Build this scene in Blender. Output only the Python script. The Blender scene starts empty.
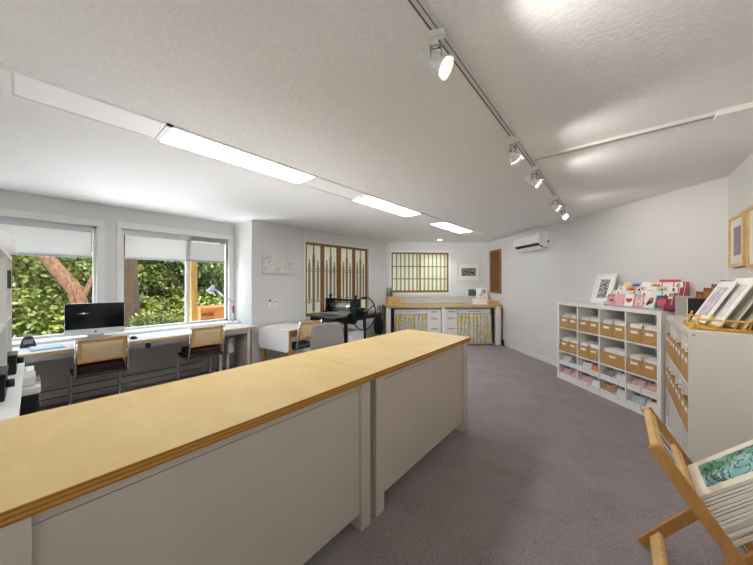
import bpy, bmesh, math, random
from mathutils import Vector, Matrix, Euler
random.seed(7)
PI = math.pi
C = bpy.context.scene.collection
sc = bpy.context.scene

# ------------------------------------------------------------------ materials
def lin(c):
    if isinstance(c, str):
        c = c.lstrip('#'); c = [int(c[i:i+2], 16)/255 for i in (0, 2, 4)]
    return tuple((x/12.92 if x <= .04045 else ((x+.055)/1.055)**2.4) for x in c) + (1.0,)

class NT:
    def __init__(s, name):
        s.m = bpy.data.materials.new(name); s.m.use_nodes = True
        s.t = s.m.node_tree; s.n = s.t.nodes; s.n.clear()
        s.out = s.add('ShaderNodeOutputMaterial')
    def add(s, ty, **kw):
        x = s.n.new(ty)
        for k, v in kw.items():
            if hasattr(x, k) and k not in ('Scale',): setattr(x, k, v)
        return x
    def l(s, a, b): s.t.links.new(a, b)
    def coord(s, scale=(1, 1, 1), loc=(0, 0, 0), rot=(0, 0, 0)):
        tc = s.add('ShaderNodeTexCoord'); mp = s.add('ShaderNodeMapping')
        mp.inputs['Scale'].default_value = scale; mp.inputs['Location'].default_value = loc
        mp.inputs['Rotation'].default_value = rot
        s.l(tc.outputs['Object'], mp.inputs['Vector']); return mp.outputs['Vector']
    def noise(s, vec, scale, detail=3, rough=.5, dist=0):
        x = s.add('ShaderNodeTexNoise'); x.inputs['Scale'].default_value = scale
        x.inputs['Detail'].default_value = detail; x.inputs['Roughness'].default_value = rough
        x.inputs['Distortion'].default_value = dist
        s.l(vec, x.inputs['Vector']); return x.outputs['Fac']
    def ramp(s, fac, stops, interp='LINEAR'):
        x = s.add('ShaderNodeValToRGB'); x.color_ramp.interpolation = interp
        e = x.color_ramp.elements
        e.remove(e[1]); e[0].position = min(1, stops[0][0]); e[0].color = lin(stops[0][1])
        for p, c in stops[1:]: e.new(min(1, p)).color = lin(c)
        s.l(fac, x.inputs['Fac']); return x.outputs['Color']
    def bsdf(s, rough=.5, metal=0, spec=.5):
        b = s.add('ShaderNodeBsdfPrincipled')
        b.inputs['Roughness'].default_value = rough; b.inputs['Metallic'].default_value = metal
        b.inputs['Specular IOR Level'].default_value = spec
        s.l(b.outputs[0], s.out.inputs['Surface']); return b
    def bump(s, fac, b, strength, dist=.01):
        x = s.add('ShaderNodeBump'); x.inputs['Strength'].default_value = strength
        x.inputs['Distance'].default_value = dist
        s.l(fac, x.inputs['Height']); s.l(x.outputs['Normal'], b.inputs['Normal'])

def plain(name, col, rough=.5, metal=0, var=.04, vs=6, bump=0, bs=200, spec=.4):
    t = NT(name); b = t.bsdf(rough, metal, spec); v = t.coord()
    f = t.noise(v, vs, 3)
    c = lin(col)[:3]
    def sh(k): return tuple(max(0, min(1, x*k)) for x in c)
    x = t.add('ShaderNodeValToRGB'); e = x.color_ramp.elements
    e[0].position = .3; e[0].color = sh(1-var)+(1,); e[1].position = .7; e[1].color = sh(1+var)+(1,)
    t.l(f, x.inputs['Fac']); t.l(x.outputs['Color'], b.inputs['Base Color'])
    if bump: t.bump(t.noise(v, bs, 2), b, bump)
    return t.m

def wood(name, c0, c1, scale=(1, 12, 12), rough=.45, ns=3.0, bump=.03):
    t = NT(name); b = t.bsdf(rough, 0, .35); v = t.coord(scale)
    f = t.noise(v, ns, 5, .6, .6)
    t.l(t.ramp(f, [(.3, c0), (.7, c1)]), b.inputs['Base Color'])
    t.bump(f, b, bump, .005); return t.m

def emit(name, col, strength):
    t = NT(name); e = t.add('ShaderNodeEmission'); e.inputs['Color'].default_value = lin(col)
    e.inputs['Strength'].default_value = strength; t.l(e.outputs[0], t.out.inputs['Surface']); return t.m

def glassy(name, tint='#ffffff', rough=.0, ior=1.45):
    t = NT(name); tr = t.add('ShaderNodeBsdfTransparent'); tr.inputs['Color'].default_value = lin(tint)
    g = t.add('ShaderNodeBsdfGlossy'); g.inputs['Roughness'].default_value = rough
    f = t.add('ShaderNodeFresnel'); f.inputs['IOR'].default_value = ior
    mx = t.add('ShaderNodeMixShader'); t.l(f.outputs[0], mx.inputs[0]); t.l(tr.outputs[0], mx.inputs[1])
    t.l(g.outputs[0], mx.inputs[2]); t.l(mx.outputs[0], t.out.inputs['Surface']); return t.m

def translucent(name, col, amount=.5, rough=.8, stripe=None, transp=0):
    t = NT(name); d = t.add('ShaderNodeBsdfDiffuse'); d.inputs['Color'].default_value = lin(col)
    tr = t.add('ShaderNodeBsdfTranslucent'); tr.inputs['Color'].default_value = lin(col)
    mx = t.add('ShaderNodeMixShader'); mx.inputs[0].default_value = amount
    t.l(d.outputs[0], mx.inputs[1]); t.l(tr.outputs[0], mx.inputs[2]); o = mx.outputs[0]
    if transp:
        tp = t.add('ShaderNodeBsdfTransparent'); m2 = t.add('ShaderNodeMixShader'); m2.inputs[0].default_value = transp
        t.l(o, m2.inputs[1]); t.l(tp.outputs[0], m2.inputs[2]); o = m2.outputs[0]
    t.l(o, t.out.inputs['Surface']); return t.m

def art(name, kind, cols, scale=14, rough=.5, seed=0):
    """procedural printed picture: 'swirl', 'floral', 'block', 'wash'"""
    t = NT(name); b = t.bsdf(rough, 0, .3); v = t.coord((1, 1, 1), (seed*1.7, seed*.9, seed*2.3))
    if kind == 'swirl':
        w = t.add('ShaderNodeTexWave'); w.inputs['Scale'].default_value = scale; w.inputs['Distortion'].default_value = 16
        w.inputs['Detail'].default_value = 3; w.inputs['Detail Scale'].default_value = 2.2
        t.l(v, w.inputs['Vector']); f = w.outputs['Fac']
        base = t.ramp(t.noise(v, scale*.5, 2), [(.38, cols[1]), (.5, cols[2]), (.62, cols[3])])
        ln = t.ramp(f, [(.06, '#000000'), (.26, '#ffffff')])
        mx = t.add('ShaderNodeMix'); mx.data_type = 'RGBA'
        t.l(ln, mx.inputs['Factor']); mx.inputs['A'].default_value = lin(cols[0]); t.l(base, mx.inputs['B'])
        t.l(mx.outputs['Result'], b.inputs['Base Color'])
    elif kind == 'floral':
        x = t.add('ShaderNodeTexVoronoi'); x.inputs['Scale'].default_value = scale; t.l(v, x.inputs['Vector'])
        st = [(i/(len(cols)), c) for i, c in enumerate(cols)]
        t.l(t.ramp(x.outputs['Distance'], st, 'CONSTANT'), b.inputs['Base Color'])
    elif kind == 'vine':
        f = t.noise(v, scale, 2, .5, 2.5)
        t.l(t.ramp(f, [(0, cols[0]), (.42, cols[1]), (.47, cols[0]), (.54, cols[1]), (.60, cols[0]), (.68, cols[1])], 'CONSTANT'), b.inputs['Base Color'])
    elif kind == 'block':
        x = t.add('ShaderNodeTexVoronoi'); x.inputs['Scale'].default_value = scale; x.feature = 'DISTANCE_TO_EDGE'
        t.l(v, x.inputs['Vector'])
        t.l(t.ramp(x.outputs['Distance'], [(0, cols[0]), (.09, cols[1])], 'CONSTANT'), b.inputs['Base Color'])
    else:
        f = t.noise(v, scale, 5, .65, 1.0)
        st = [(.3+.4*i/max(1, len(cols)-1), c) for i, c in enumerate(cols)]
        t.l(t.ramp(f, st), b.inputs['Base Color'])
    return t.m

# ------------------------------------------------------------------ mesh builder
class MB:
    def __init__(s): s.b = bmesh.new()
    def _mi(s, faces, mi, sm=False):
        for f in faces: f.material_index = mi; f.smooth = sm
    def box(s, x0, x1, y0, y1, z0, z1, mi=0, bev=0, M=None):
        vs = [s.b.verts.new(p) for p in ((x0,y0,z0),(x1,y0,z0),(x1,y1,z0),(x0,y1,z0),(x0,y0,z1),(x1,y0,z1),(x1,y1,z1),(x0,y1,z1))]
        fs = [s.b.faces.new([vs[i] for i in q]) for q in ((3,2,1,0),(4,5,6,7),(0,1,5,4),(1,2,6,5),(2,3,7,6),(3,0,4,7))]
        s._mi(fs, mi)
        if M is not None:
            for v in vs: v.co = M @ v.co
        if bev:
            es = list({e for f in fs for e in f.edges})
            r = bmesh.ops.bevel(s.b, geom=es, offset=bev, segments=2, affect='EDGES', profile=.6)
            s._mi(r['faces'], mi)
        return s
    def prism(s, poly, y0, y1, mi=0, M=None):
        """poly of (x,z), extruded y0..y1"""
        a = [s.b.verts.new((x, y0, z)) for x, z in poly]; c = [s.b.verts.new((x, y1, z)) for x, z in poly]
        n = len(poly); fs = [s.b.faces.new(a), s.b.faces.new(c[::-1])]
        for i in range(n): fs.append(s.b.faces.new((a[i], c[i], c[(i+1) % n], a[(i+1) % n])))
        s._mi(fs, mi)
        if M is not None:
            for v in a+c: v.co = M @ v.co
        return s
    def poly(s, pts, mi=0):
        f = s.b.faces.new([s.b.verts.new(p) for p in pts]); f.material_index = mi; return s
    def cyl(s, p0, p1, r, r1=None, n=14, mi=0, cap=True):
        return s.tube([p0, p1], r, n, mi, r1=r1, cap=cap)
    def tube(s, pts, r, n=10, mi=0, closed=False, r1=None, cap=True):
        P = [Vector(p) for p in pts]; N = len(P); rings = []
        up = None
        for i, p in enumerate(P):
            if closed: d = (P[(i+1) % N]-P[i-1])
            else: d = P[min(i+1, N-1)]-P[max(i-1, 0)]
            d.normalize()
            if up is None:
                up = Vector((0, 0, 1)) if abs(d.z) < .9 else Vector((1, 0, 0))
            u = (up - d*up.dot(d))
            if u.length < 1e-5: u = d.orthogonal()
            u.normalize(); w = d.cross(u); up = u
            rr = r if r1 is None else r+(r1-r)*i/(N-1)
            rings.append([s.b.verts.new(p+(u*math.cos(2*PI*k/n)+w*math.sin(2*PI*k/n))*rr) for k in range(n)])
        for i in range(N if closed else N-1):
            A, B = rings[i], rings[(i+1) % N]
            for k in range(n):
                f = s.b.faces.new((A[k], A[(k+1) % n], B[(k+1) % n], B[k])); f.material_index = mi; f.smooth = True
        if cap and not closed:
            s._mi([s.b.faces.new(rings[0][::-1]), s.b.faces.new(rings[-1])], mi)
        return s
    def lathe(s, prof, n=24, mi=0, c=(0, 0, 0), M=None):
        rings = []; vs = []
        for r, z in prof:
            ring = [s.b.verts.new((c[0]+r*math.cos(2*PI*k/n), c[1]+r*math.sin(2*PI*k/n), c[2]+z)) for k in range(n)] if r > 1e-6 else [s.b.verts.new((c[0], c[1], c[2]+z))]
            rings.append(ring); vs += ring
        for A, B in zip(rings, rings[1:]):
            for k in range(n):
                if len(A) == 1 and len(B) == 1: continue
                if len(A) == 1: q = (A[0], B[(k+1) % n], B[k])
                elif len(B) == 1: q = (A[k], A[(k+1) % n], B[0])
                else: q = (A[k], A[(k+1) % n], B[(k+1) % n], B[k])
                f = s.b.faces.new(q); f.material_index = mi; f.smooth = True
        if M is not None:
            for v in vs: v.co = M @ v.co
        return s
    def grid(s, fn, nu, nv, mi=0):
        g = [[s.b.verts.new(fn(i/nu, j/nv)) for j in range(nv+1)] for i in range(nu+1)]
        for i in range(nu):
            for j in range(nv):
                f = s.b.faces.new((g[i][j], g[i+1][j], g[i+1][j+1], g[i][j+1])); f.material_index = mi; f.smooth = True
        return s
    def build(s, name, mats, parent=None, loc=None, rot=None, recalc=True):
        if recalc: bmesh.ops.recalc_face_normals(s.b, faces=s.b.faces[:])
        me = bpy.data.meshes.new(name); s.b.to_mesh(me); s.b.free()
        for m in (mats if isinstance(mats, (list, tuple)) else [mats]): me.materials.append(m)
        o = bpy.data.objects.new(name, me); C.objects.link(o)
        if parent is not None: o.parent = parent
        if loc is not None: o.location = loc
        if rot is not None: o.rotation_euler = rot
        return o

def tag(o, label, cat, group=None):
    o['label'] = label; o['category'] = cat
    if group: o['group'] = group
    return o
def thing(name, label, cat, loc=(0, 0, 0), rz=0, group=None, rot=None):
    o = bpy.data.objects.new(name, None); o.empty_display_size = .1; C.objects.link(o)
    o.location = loc; o.rotation_euler = rot if rot else (0, 0, rz)
    return tag(o, label, cat, group)
def struct(o): o['kind'] = 'structure'; return o
def dup(root, loc, rot, label, group=None):
    r = root.copy(); C.objects.link(r); r.location = loc
    r.rotation_euler = rot if isinstance(rot, (tuple, Euler)) else (0, 0, rot)
    r['label'] = label
    if group: r['group'] = group
    for ch in list(root.children):
        c = ch.copy(); C.objects.link(c); c.parent = r
        for g in list(ch.children):
            d = g.copy(); C.objects.link(d); d.parent = c
    return r

# ------------------------------------------------------------------ palette
wallm = plain('wall_paint', '#d9d8d6', .85, var=.012, vs=2, bump=.02, bs=300, spec=.2)
trimw = plain('white_trim', '#e4e3df', .5, var=.01)
whitem = plain('white_laminate', '#e8e6e1', .4, var=.01)
offwh = plain('warm_white_laminate', '#d9d4cb', .45, var=.012)
counterm = plain('counter_paint', '#c9c0b3', .55, var=.015, vs=3)
black = plain('black_plastic', '#151516', .4, var=.05)
blackmat = plain('black_fabric', '#18181b', .9, var=.2, vs=30)
darkmetal = plain('dark_iron', '#1c1d1f', .38, .5, var=.15, vs=20)
steel = plain('brushed_steel', '#b9bcbc', .25, .95, var=.05, vs=40)
chrome = plain('chrome', '#d5d6d6', .12, 1.0, var=.02)
alum = plain('aluminium', '#c9cbcd', .35, .8, var=.02)
greyp = plain('grey_plastic', '#8f9294', .5, var=.03)
paper = plain('paper_white', '#efeee9', .8, var=.02, vs=10)
paper2 = plain('paper_cream', '#e4dfd2', .8, var=.03, vs=10)
mountm = plain('mount_board', '#e6e1d3', .8, var=.02, vs=10)
kraft = plain('kraft_board', '#b48d58', .8, var=.06, vs=9, bump=.02, bs=120)
kraft2 = plain('brown_card', '#8d5c3c', .8, var=.08, vs=9)
oak = wood('oak_wood', '#a97838', '#c4924c', (2, 14, 14))
darkwood = wood('cedar_wood', '#78552f', '#967042', (3, 3, 14))
pinew = wood('pine_wood', '#cfa562', '#e2bd82', (2, 12, 12))
bamboo = wood('bamboo_wood', '#cf9c3d', '#e2b65a', (3, 3, 9))
framew = wood('pale_frame_wood', '#c9a56c', '#dcbc86', (6, 6, 6))
plytop = wood('birch_ply', '#d9b878', '#e3c68b', (1.6, 5, 1), .38, 1.6, .0)
greyfab = plain('grey_upholstery', '#8e8884', .95, var=.12, vs=160, bump=.2, bs=400)
maroon = plain('maroon_cushion', '#32131a', .85, var=.15, vs=60)
seatm = plain('charcoal_seat', '#2c2c30', .8, var=.15, vs=60)
glassm = glassy('window_glass')
def acrylic(name, tint, k):
    t = NT(name); tr = t.add('ShaderNodeBsdfTransparent'); tr.inputs['Color'].default_value = lin(tint)
    g = t.add('ShaderNodeBsdfPrincipled'); g.inputs['Base Color'].default_value = lin('#f2f3f3'); g.inputs['Roughness'].default_value = .15
    mx = t.add('ShaderNodeMixShader'); mx.inputs[0].default_value = k; t.l(tr.outputs[0], mx.inputs[1]); t.l(g.outputs[0], mx.inputs[2])
    t.l(mx.outputs[0], t.out.inputs['Surface']); return t.m
clearm = acrylic('clear_acrylic', '#fafbfb', .16)
tealglass = glassy('teal_glass', '#b6d3d0', .02)

def ply_edge():
    t = NT('ply_edge'); b = t.bsdf(.5, 0, .3); v = t.coord((1, 1, 1))
    w = t.add('ShaderNodeTexWave'); w.bands_direction = 'Z'; w.inputs['Scale'].default_value = 22
    w.inputs['Distortion'].default_value = .15; t.l(v, w.inputs['Vector'])
    t.l(t.ramp(w.outputs['Fac'], [(.0, '#8a5a22'), (.35, '#b98236'), (1, '#c4903f')]), b.inputs['Base Color']); return t.m
plyedge = ply_edge()

def carpet():
    t = NT('carpet'); b = t.bsdf(.97, 0, .1); v = t.coord()
    f = t.noise(v, 190, 2, .7); g = t.noise(v, 3.5, 3, .6); h = t.noise(v, 62, 3, .75)
    m = t.add('ShaderNodeMath', operation='MULTIPLY_ADD'); t.l(g, m.inputs[0]); m.inputs[1].default_value = .28; t.l(f, m.inputs[2])
    m2 = t.add('ShaderNodeMath', operation='MULTIPLY_ADD'); t.l(h, m2.inputs[0]); m2.inputs[1].default_value = .62; t.l(m.outputs[0], m2.inputs[2])
    t.l(t.ramp(m2.outputs[0], [(.62, '#675c5e'), (.92, '#8d8485'), (1.0, '#9c9394')]), b.inputs['Base Color'])
    t.bump(m2.outputs[0], b, .45, .008); return t.m
def popcorn():
    t = NT('popcorn_ceiling'); b = t.bsdf(.95, 0, .15); v = t.coord()
    f = t.noise(v, 45, 4, .65); g = t.noise(v, 110, 2, .6)
    m = t.add('ShaderNodeMath', operation='MULTIPLY_ADD'); t.l(g, m.inputs[0]); m.inputs[1].default_value = .5; t.l(f, m.inputs[2])
    t.l(t.ramp(m.outputs[0], [(.5, '#e6e5e4'), (1.0, '#f0efee')]), b.inputs['Base Color'])
    t.bump(m.outputs[0], b, .40, .010); return t.m

# ------------------------------------------------------------------ room shell
H = 2.484
OUT = [(-5.18, -2.6), (-5.18, 2.29), (-4.58, 2.29), (-4.45, 5.70), (-2.60, 7.55), (.81, 4.29), (.81, -2.6)]
def slab(name, z0, z1, m, grow=.14):
    b = MB(); cx, cy = -2, 2
    pts = [(-5.18-grow, -2.6-grow), (-5.18-grow, 2.29+grow), (-4.58-grow, 2.29+grow), (-4.45-grow, 5.76), (-2.60-.01, 7.55+.19), (.81+grow, 4.35), (.81+grow, -2.6-grow)]
    lo = [b.b.verts.new((x, y, z0)) for x, y in pts]; hi = [b.b.verts.new((x, y, z1)) for x, y in pts]
    b.b.faces.new(lo[::-1]); b.b.faces.new(hi)
    for i in range(len(pts)):
        j = (i+1) % len(pts); b.b.faces.new((lo[i], lo[j], hi[j], hi[i]))
    return struct(b.build(name, m))
slab('floor', -.12, 0, carpet()); slab('ceiling', H, H+.14, popcorn())

def wall(name, P0, P1, ops=(), th=.14, e0=0, e1=0):
    d = Vector((P1[0]-P0[0], P1[1]-P0[1])); L = d.length
    b = MB(); xs = sorted({-e0, L+e1} | {v for o in ops for v in o[:2]})
    for a, c in zip(xs, xs[1:]):
        zs = [(0, H)]
        for o in ops:
            if o[0] <= a+1e-6 and o[1] >= c-1e-6: zs = [(0, o[2]), (o[3], H)]
        for z0, z1 in zs: b.box(a, c, 0, th, z0, z1)
    return struct(b.build(name, wallm, None, (P0[0], P0[1], 0), (0, 0, math.atan2(d.y, d.x))))
Y0 = -2.6
W1 = (-1.05, .53, .80, 2.19); W2 = (.772, 2.18, .80, 2.20); W3 = (.885, 2.615, .80, 2.235); W4 = (.123, 1.605, 1.20, 2.215)
wall('wall_left', OUT[0], OUT[1], [(W1[0]-Y0, W1[1]-Y0, W1[2], W1[3]), (W2[0]-Y0, W2[1]-Y0, W2[2], W2[3])], e0=.14, e1=.14)
wall('wall_return', OUT[1], OUT[2])
wall('wall_middle', (OUT[2][0], 2.43), OUT[3], [W3], e1=.05)
wall('wall_back', OUT[3], OUT[4], [W4], e1=.14)
wall('wall_right', OUT[4], OUT[5], e1=.06)
wall('wall_front_right', OUT[5], OUT[6], e1=.14)
wall('wall_rear', OUT[6], OUT[0])

# local frames: x along the wall, -y into the room
CR = Vector((-2.60, 7.55, 0)); AR = math.atan2(-3.26, 3.41); rv = Vector((math.cos(AR), math.sin(AR), 0)); rn = Vector((-math.sin(AR), math.cos(AR), 0))
CM = Vector((-4.58, 2.43, 0)); AM = math.atan2(3.27, .13); mv = Vector((math.cos(AM), math.sin(AM), 0)); mn = Vector((-math.sin(AM), math.cos(AM), 0))
CB = Vector((-4.45, 5.70, 0)); AB = PI/4; bv = Vector((math.cos(AB), math.sin(AB), 0)); bn = Vector((-math.sin(AB), math.cos(AB), 0))
def RW(s, off, z=0): return CR + rv*s - rn*off + Vector((0, 0, z))
def BW(s, off, z=0): return CB + bv*s - bn*off + Vector((0, 0, z))
def LW(y, off, z=0): return Vector((-5.18+off, y, z))
def MW(s, off, z=0): return CM + mv*s - mn*off + Vector((0, 0, z))

def baseboard(name, P, a, L, th=.014, hh=.09):
    b = MB(); b.box(0, L, -th, 0, 0, hh-.012); b.prism([(0, 0), (L, 0), (L, .012), (0, .012)], -th*.6, 0, M=Matrix.Translation((0, 0, hh-.012)))
    return struct(b.build(name, trimw, None, P, (0, 0, a)))
baseboard('baseboard_right', RW(.02, 0), AR, 4.69)
baseboard('baseboard_middle', MW(-.13, 0), AM, 3.38)
baseboard('baseboard_front_right', (.81, 4.27, 0), -PI/2, 6.8)

# windows on the left wall
def win_frame(name, w, mull=None, a=PI/2, P=(-5.18, 0, 0), cas=(.05, .075), mat=trimw, panes=None):
    y0, y1, z0, z1 = w
    b = MB(); cw = cas[1]
    b.box(y0-cas[0], y1+cw, -.016, 0, z1, z1+.085, bev=.004)
    b.box(y1, y1+cw, -.016, 0, z0, z1, bev=.004)
    b.box(y0-cas[0], y0, -.016, 0, z0, z1, bev=.004)
    fr = .03
    b.box(y0, y1, .04, .10, z0, z0+fr); b.box(y0, y1, .04, .10, z1-fr, z1)
    b.box(y0, y0+fr, .04, .10, z0, z1); b.box(y1-fr, y1, .04, .10, z0, z1)
    if mull: b.box(mull[0], mull[1], .05, .10, z0, z1)
    o = struct(b.build(name, mat, None, P, (0, 0, a)))
    for a_, c_, d_ in (panes or [(y0, y1, .085)]):
        g = MB(); g.poly([(a_+.004, d_, z0+.004), (c_-.004, d_, z0+.004), (c_-.004, d_, z1-.004), (a_+.004, d_, z1-.004)]); g.build('glass_pane', glassm, o)
    return o
win_frame('window_1', W1); win_frame('window_2', W2, (1.55, 1.605), panes=[(W2[0], 1.575, .085), (1.60, W2[1], .028)])
b = MB(); b.box(-1.1, 2.28, -.20, 0, .767, .798, bev=.004); struct(b.build('window_1_sill', whitem, None, (-5.18, 0, 0), (0, 0, PI/2)))

blindm = translucent('blind_fabric', '#e6e4e1', .45)
blindbar = plain('blind_bar', '#c6c9cd', .4, var=.01)
def blind(w, zb, label):
    t = thing('roller_blind', label, 'blind', (-5.22, (w[0]+w[1])/2, zb), PI/2, 'roller blinds on the garden windows')
    hw = (w[1]-w[0])/2-.035; top = w[3]-.004-zb
    k = MB(); k.box(-hw, hw, -.006, .028, top-.075, top, bev=.006); k.build('cassette', blindbar, t)
    f = MB(); f.box(-hw+.01, hw-.01, .008, .0095, .02, top-.07); f.build('fabric', blindm, t)
    r = MB(); r.box(-hw+.005, hw-.005, .000, .018, 0, .028, bev=.004); r.build('bottom_bar', blindbar, t)
blind(W1, 1.775, 'half lowered grey roller blind in the window behind the computer and shelf')
blind(W2, 1.79, 'half lowered grey roller blind in the window beside the corner desk lamp')

# shoji screens in the middle-wall window (window_3)
shoji = translucent('shoji_paper', '#e9e5d4', .30)
shojibar = plain('grey_green_bars', '#9b9c84', .7, var=.05)
brownbar = plain('brown_grey_bars', '#9a8c79', .7, var=.06)
def casing(name, w, a, P, cw=.045, mat=trimw, bottom=True):
    x0, x1, z0, z1 = w; b = MB()
    b.box(x0-cw, x1+cw, -.014, 0, z1, z1+cw); b.box(x0-cw, x0, -.014, 0, z0, z1); b.box(x1, x1+cw, -.014, 0, z0, z1)
    if bottom: b.box(x0-cw, x1+cw, -.02, 0, z0-cw, z0)
    return struct(b.build(name, mat, None, P, (0, 0, a)))
w3 = casing('window_3', W3, AM, CM)
n = 4; pw = (W3[1]-W3[0])/n
LAB3 = ['leftmost', 'second from left', 'third from left', 'rightmost']
for i in range(n):
    t = thing('sliding_screen', 'wooden paper screen with grey spindle pattern, %s of four behind the press' % LAB3[i], 'screen',
              MW(W3[0]+pw*i+pw/2, -.012, W3[2]), AM, 'paper screens behind the printing press')
    hw = pw/2-.001; hh = W3[3]-W3[2]; y = .03 if i % 2 else .012; b = MB(); st = .05
    b.box(-hw, -hw+st, y, y+.028, 0, hh); b.box(hw-st, hw, y, y+.028, 0, hh)
    b.box(-hw+st, hw-st, y, y+.028, 0, .06); b.box(-hw+st, hw-st, y, y+.028, hh-.045, hh); b.build('frame', darkwood, t)
    p = MB(); p.box(-hw+st, hw-st, y+.018, y+.020, .06, hh-.045); p.build('paper_panel', shoji, t)
    k = MB(); ya, yb = y+.002, y+.016
    for z in (.28, .32, .87, .91): k.box(-hw+st, hw-st, ya, yb, z, z+.012)
    for dx, z0, z1, wd in ((-.098, .34, 1.02, .019), (0, .10, 1.19, .026), (.098, .36, 1.0, .019)):
        k.box(dx-wd, dx+wd, ya-.002, yb, z0, z1); k.box(dx-wd*.45, dx+wd*.45, ya-.002, yb, z0-.10 if z0 > .2 else .06, z1+.09 if dx else hh-.045)
    k.build('spindle_lattice', brownbar, t)

# shoji pair in the back wall (window_4)
w4 = casing('window_4', W4, AB, CB, .05)
for i, (x0, x1, lab) in enumerate(((W4[0], .878, 'left'), (.848, W4[1], 'right'))):
    t = thing('shoji_screen', 'wooden shoji screen with seven slats above the workbench, %s one of the pair' % lab, 'screen', BW((x0+x1)/2, -.02, W4[2]), AB, 'shoji screens above the workbench')
    hw = (x1-x0)/2; hh = W4[3]-W4[2]; y = 0 if i == 0 else .032; b = MB(); st = .036
    b.box(-hw, -hw+st, y, y+.03, 0, hh); b.box(hw-st, hw, y, y+.03, 0, hh)
    b.box(-hw+st, hw-st, y, y+.03, 0, .055); b.box(-hw+st, hw-st, y, y+.03, hh-.04, hh)
    for z in (.335, .65): b.box(-hw+st, hw-st, y+.004, y+.02, z, z+.022)
    b.build('frame', darkwood, t)
    p = MB(); p.box(-hw+st, hw-st, y+.022, y+.024, .055, hh-.04); p.build('paper_panel', shoji, t)
    k = MB(); iw = 2*(hw-st)
    for q in range(6):
        x = -hw+st+iw*(q+.93)/6.5; k.box(x-.021, x+.021, y+.006, y+.018, .055, hh-.04)
    k.build('slats', shojibar, t)

# ------------------------------------------------------------------ ceiling fittings
led = emit('led_diffuser', '#f4f7ff', 20)
LX = -2.357
LB = ['first and largest lit ceiling panel, nearest the camera', 'second lit ceiling panel, in the middle of the row', 'third and smallest lit ceiling panel, near the far wall']
for i, y0 in enumerate((.55, 2.49, 4.42)):
    y1 = y0+1.2
    t = thing('ceiling_light', 'bright white rectangular LED light, ' + LB[i], 'ceiling light', (LX, (y0+y1)/2, H), 0, 'LED ceiling panels')
    b = MB(); hx, hy, f = .152, .6, .016
    b.box(-hx, hx, -hy, -hy+f*2, -.016, 0); b.box(-hx, hx, hy-f, hy, -.016, 0); b.box(-hx, -hx+f*.6, -hy, hy, -.016, 0); b.box(hx-f, hx, -hy, hy, -.016, 0)
    b.build('frame', whitem, t)
    d = MB(); d.box(-hx+f*.6, hx-f, -hy+f*2, hy-f, -.012, -.004); d.build('diffuser', led, t)
for y0, y1, lab in ((-.10, .545, 'blank white ceiling panel with a trim strip, at the near end of the light row'), (1.755, 2.485, 'blank ceiling panel between the first and second lights'), (3.695, 4.415, 'blank ceiling panel between the second and third lights'), (5.625, 6.11, 'blank ceiling panel beyond the farthest light')):
    t = thing('ceiling_panel', lab, 'ceiling panel', (LX, (y0+y1)/2, H), 0, 'blank ceiling panels')
    hx, hy = .150, (y1-y0)/2
    b = MB(); b.box(-hx, hx, -hy, hy, -.006, 0); b.build('panel', plain('panel_white', '#f6f7f7', .5, var=.005), t)
    b = MB(); b.box(-hx, -hx+.014, -hy, hy, -.012, -.006); b.box(hx-.014, hx, -hy, hy, -.012, -.006)
    if y0 < 0: b.box(-hx+.014, hx-.014, -hy, -hy+.028, -.014, -.006)
    b.box(-hx+.014, hx-.014, hy-.012, hy, -.012, -.006); b.build('trim_strip', whitem, t)
t = thing('downlight', 'small round recessed downlight above the shoji screens', 'ceiling light', (-3.30, 6.30, H))
b = MB(); b.lathe([(.085, 0), (.085, -.008), (.06, -.010), (.055, -.004)], 28); b.build('trim_ring', whitem, t)
b = MB(); b.lathe([(.0, -.006), (.057, -.006), (.057, -.003)], 28); b.build('lens', emit('downlight_lens', '#fff6e8', 14), t)

def rail(name, label, loc, rz, L):
    t = thing(name, label, 'track', loc, rz, 'lighting tracks on the ceiling')
    b = MB(); b.box(0, L, -.018, .018, -.022, 0, bev=.002); b.build('rail', plain('track_white', '#d2d0cb', .5, var=.01), t)
    b = MB(); b.box(.01, L-.01, .007, .0135, -.0226, -.0221); b.box(.01, L-.01, -.0135, -.009, -.0226, -.0221); b.build('slot', plain('slot_shadow', '#5a5956', .7), t)
    return t
TX = -.555
rail('light_track', 'long white lighting track running from the camera to the far end of the ceiling', (TX, -1.2, H), PI/2, 5.85)
t2 = rail('light_track', 'shorter white lighting track crossing towards the framed pictures on the wall', (TX+.02, 2.63, H), 0, 1.30)
b = MB(); b.box(.98, 1.24, -.028, .028, -.034, 0, bev=.004); b.build('feed_connector', whitem, t2)

bulb = emit('lamp_face', '#fff3e0', 30)
def head_proto():
    t = thing('track_spotlight', '', 'spotlight')
    b = MB(); b.box(-.035, .035, -.015, .015, -.022, 0, bev=.003); b.cyl((0, 0, -.022), (0, 0, -.055), .009); b.build('adapter', whitem, t)
    b = MB(); b.cyl((-.022, 0, -.06), (.022, 0, -.06), .008); b.box(-.024, -.018, -.01, .01, -.12, -.052); b.box(.018, .024, -.01, .01, -.12, -.052); b.build('yoke', steel, t)
    M = Matrix.Translation((0, 0, -.125)) @ Matrix.Rotation(1.0, 4, 'Y')
    b = MB(); b.lathe([(.020, .075), (.030, .045), (.040, .0), (.042, -.055), (.040, -.058), (.036, -.02)], 20, M=M); b.build('housing', clearm, t)
    b = MB(); b.lathe([(.0, .03), (.014, .028), (.020, .0), (.033, -.030), (.033, -.036)], 20, M=M); b.build('lamp_reflector', whitem, t)
    b = MB(); b.lathe([(.033, -.037), (.024, -.042), (.0, -.044)], 20, M=M); b.build('lamp_face', bulb, t)
    return t
hp = head_proto()
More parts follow.
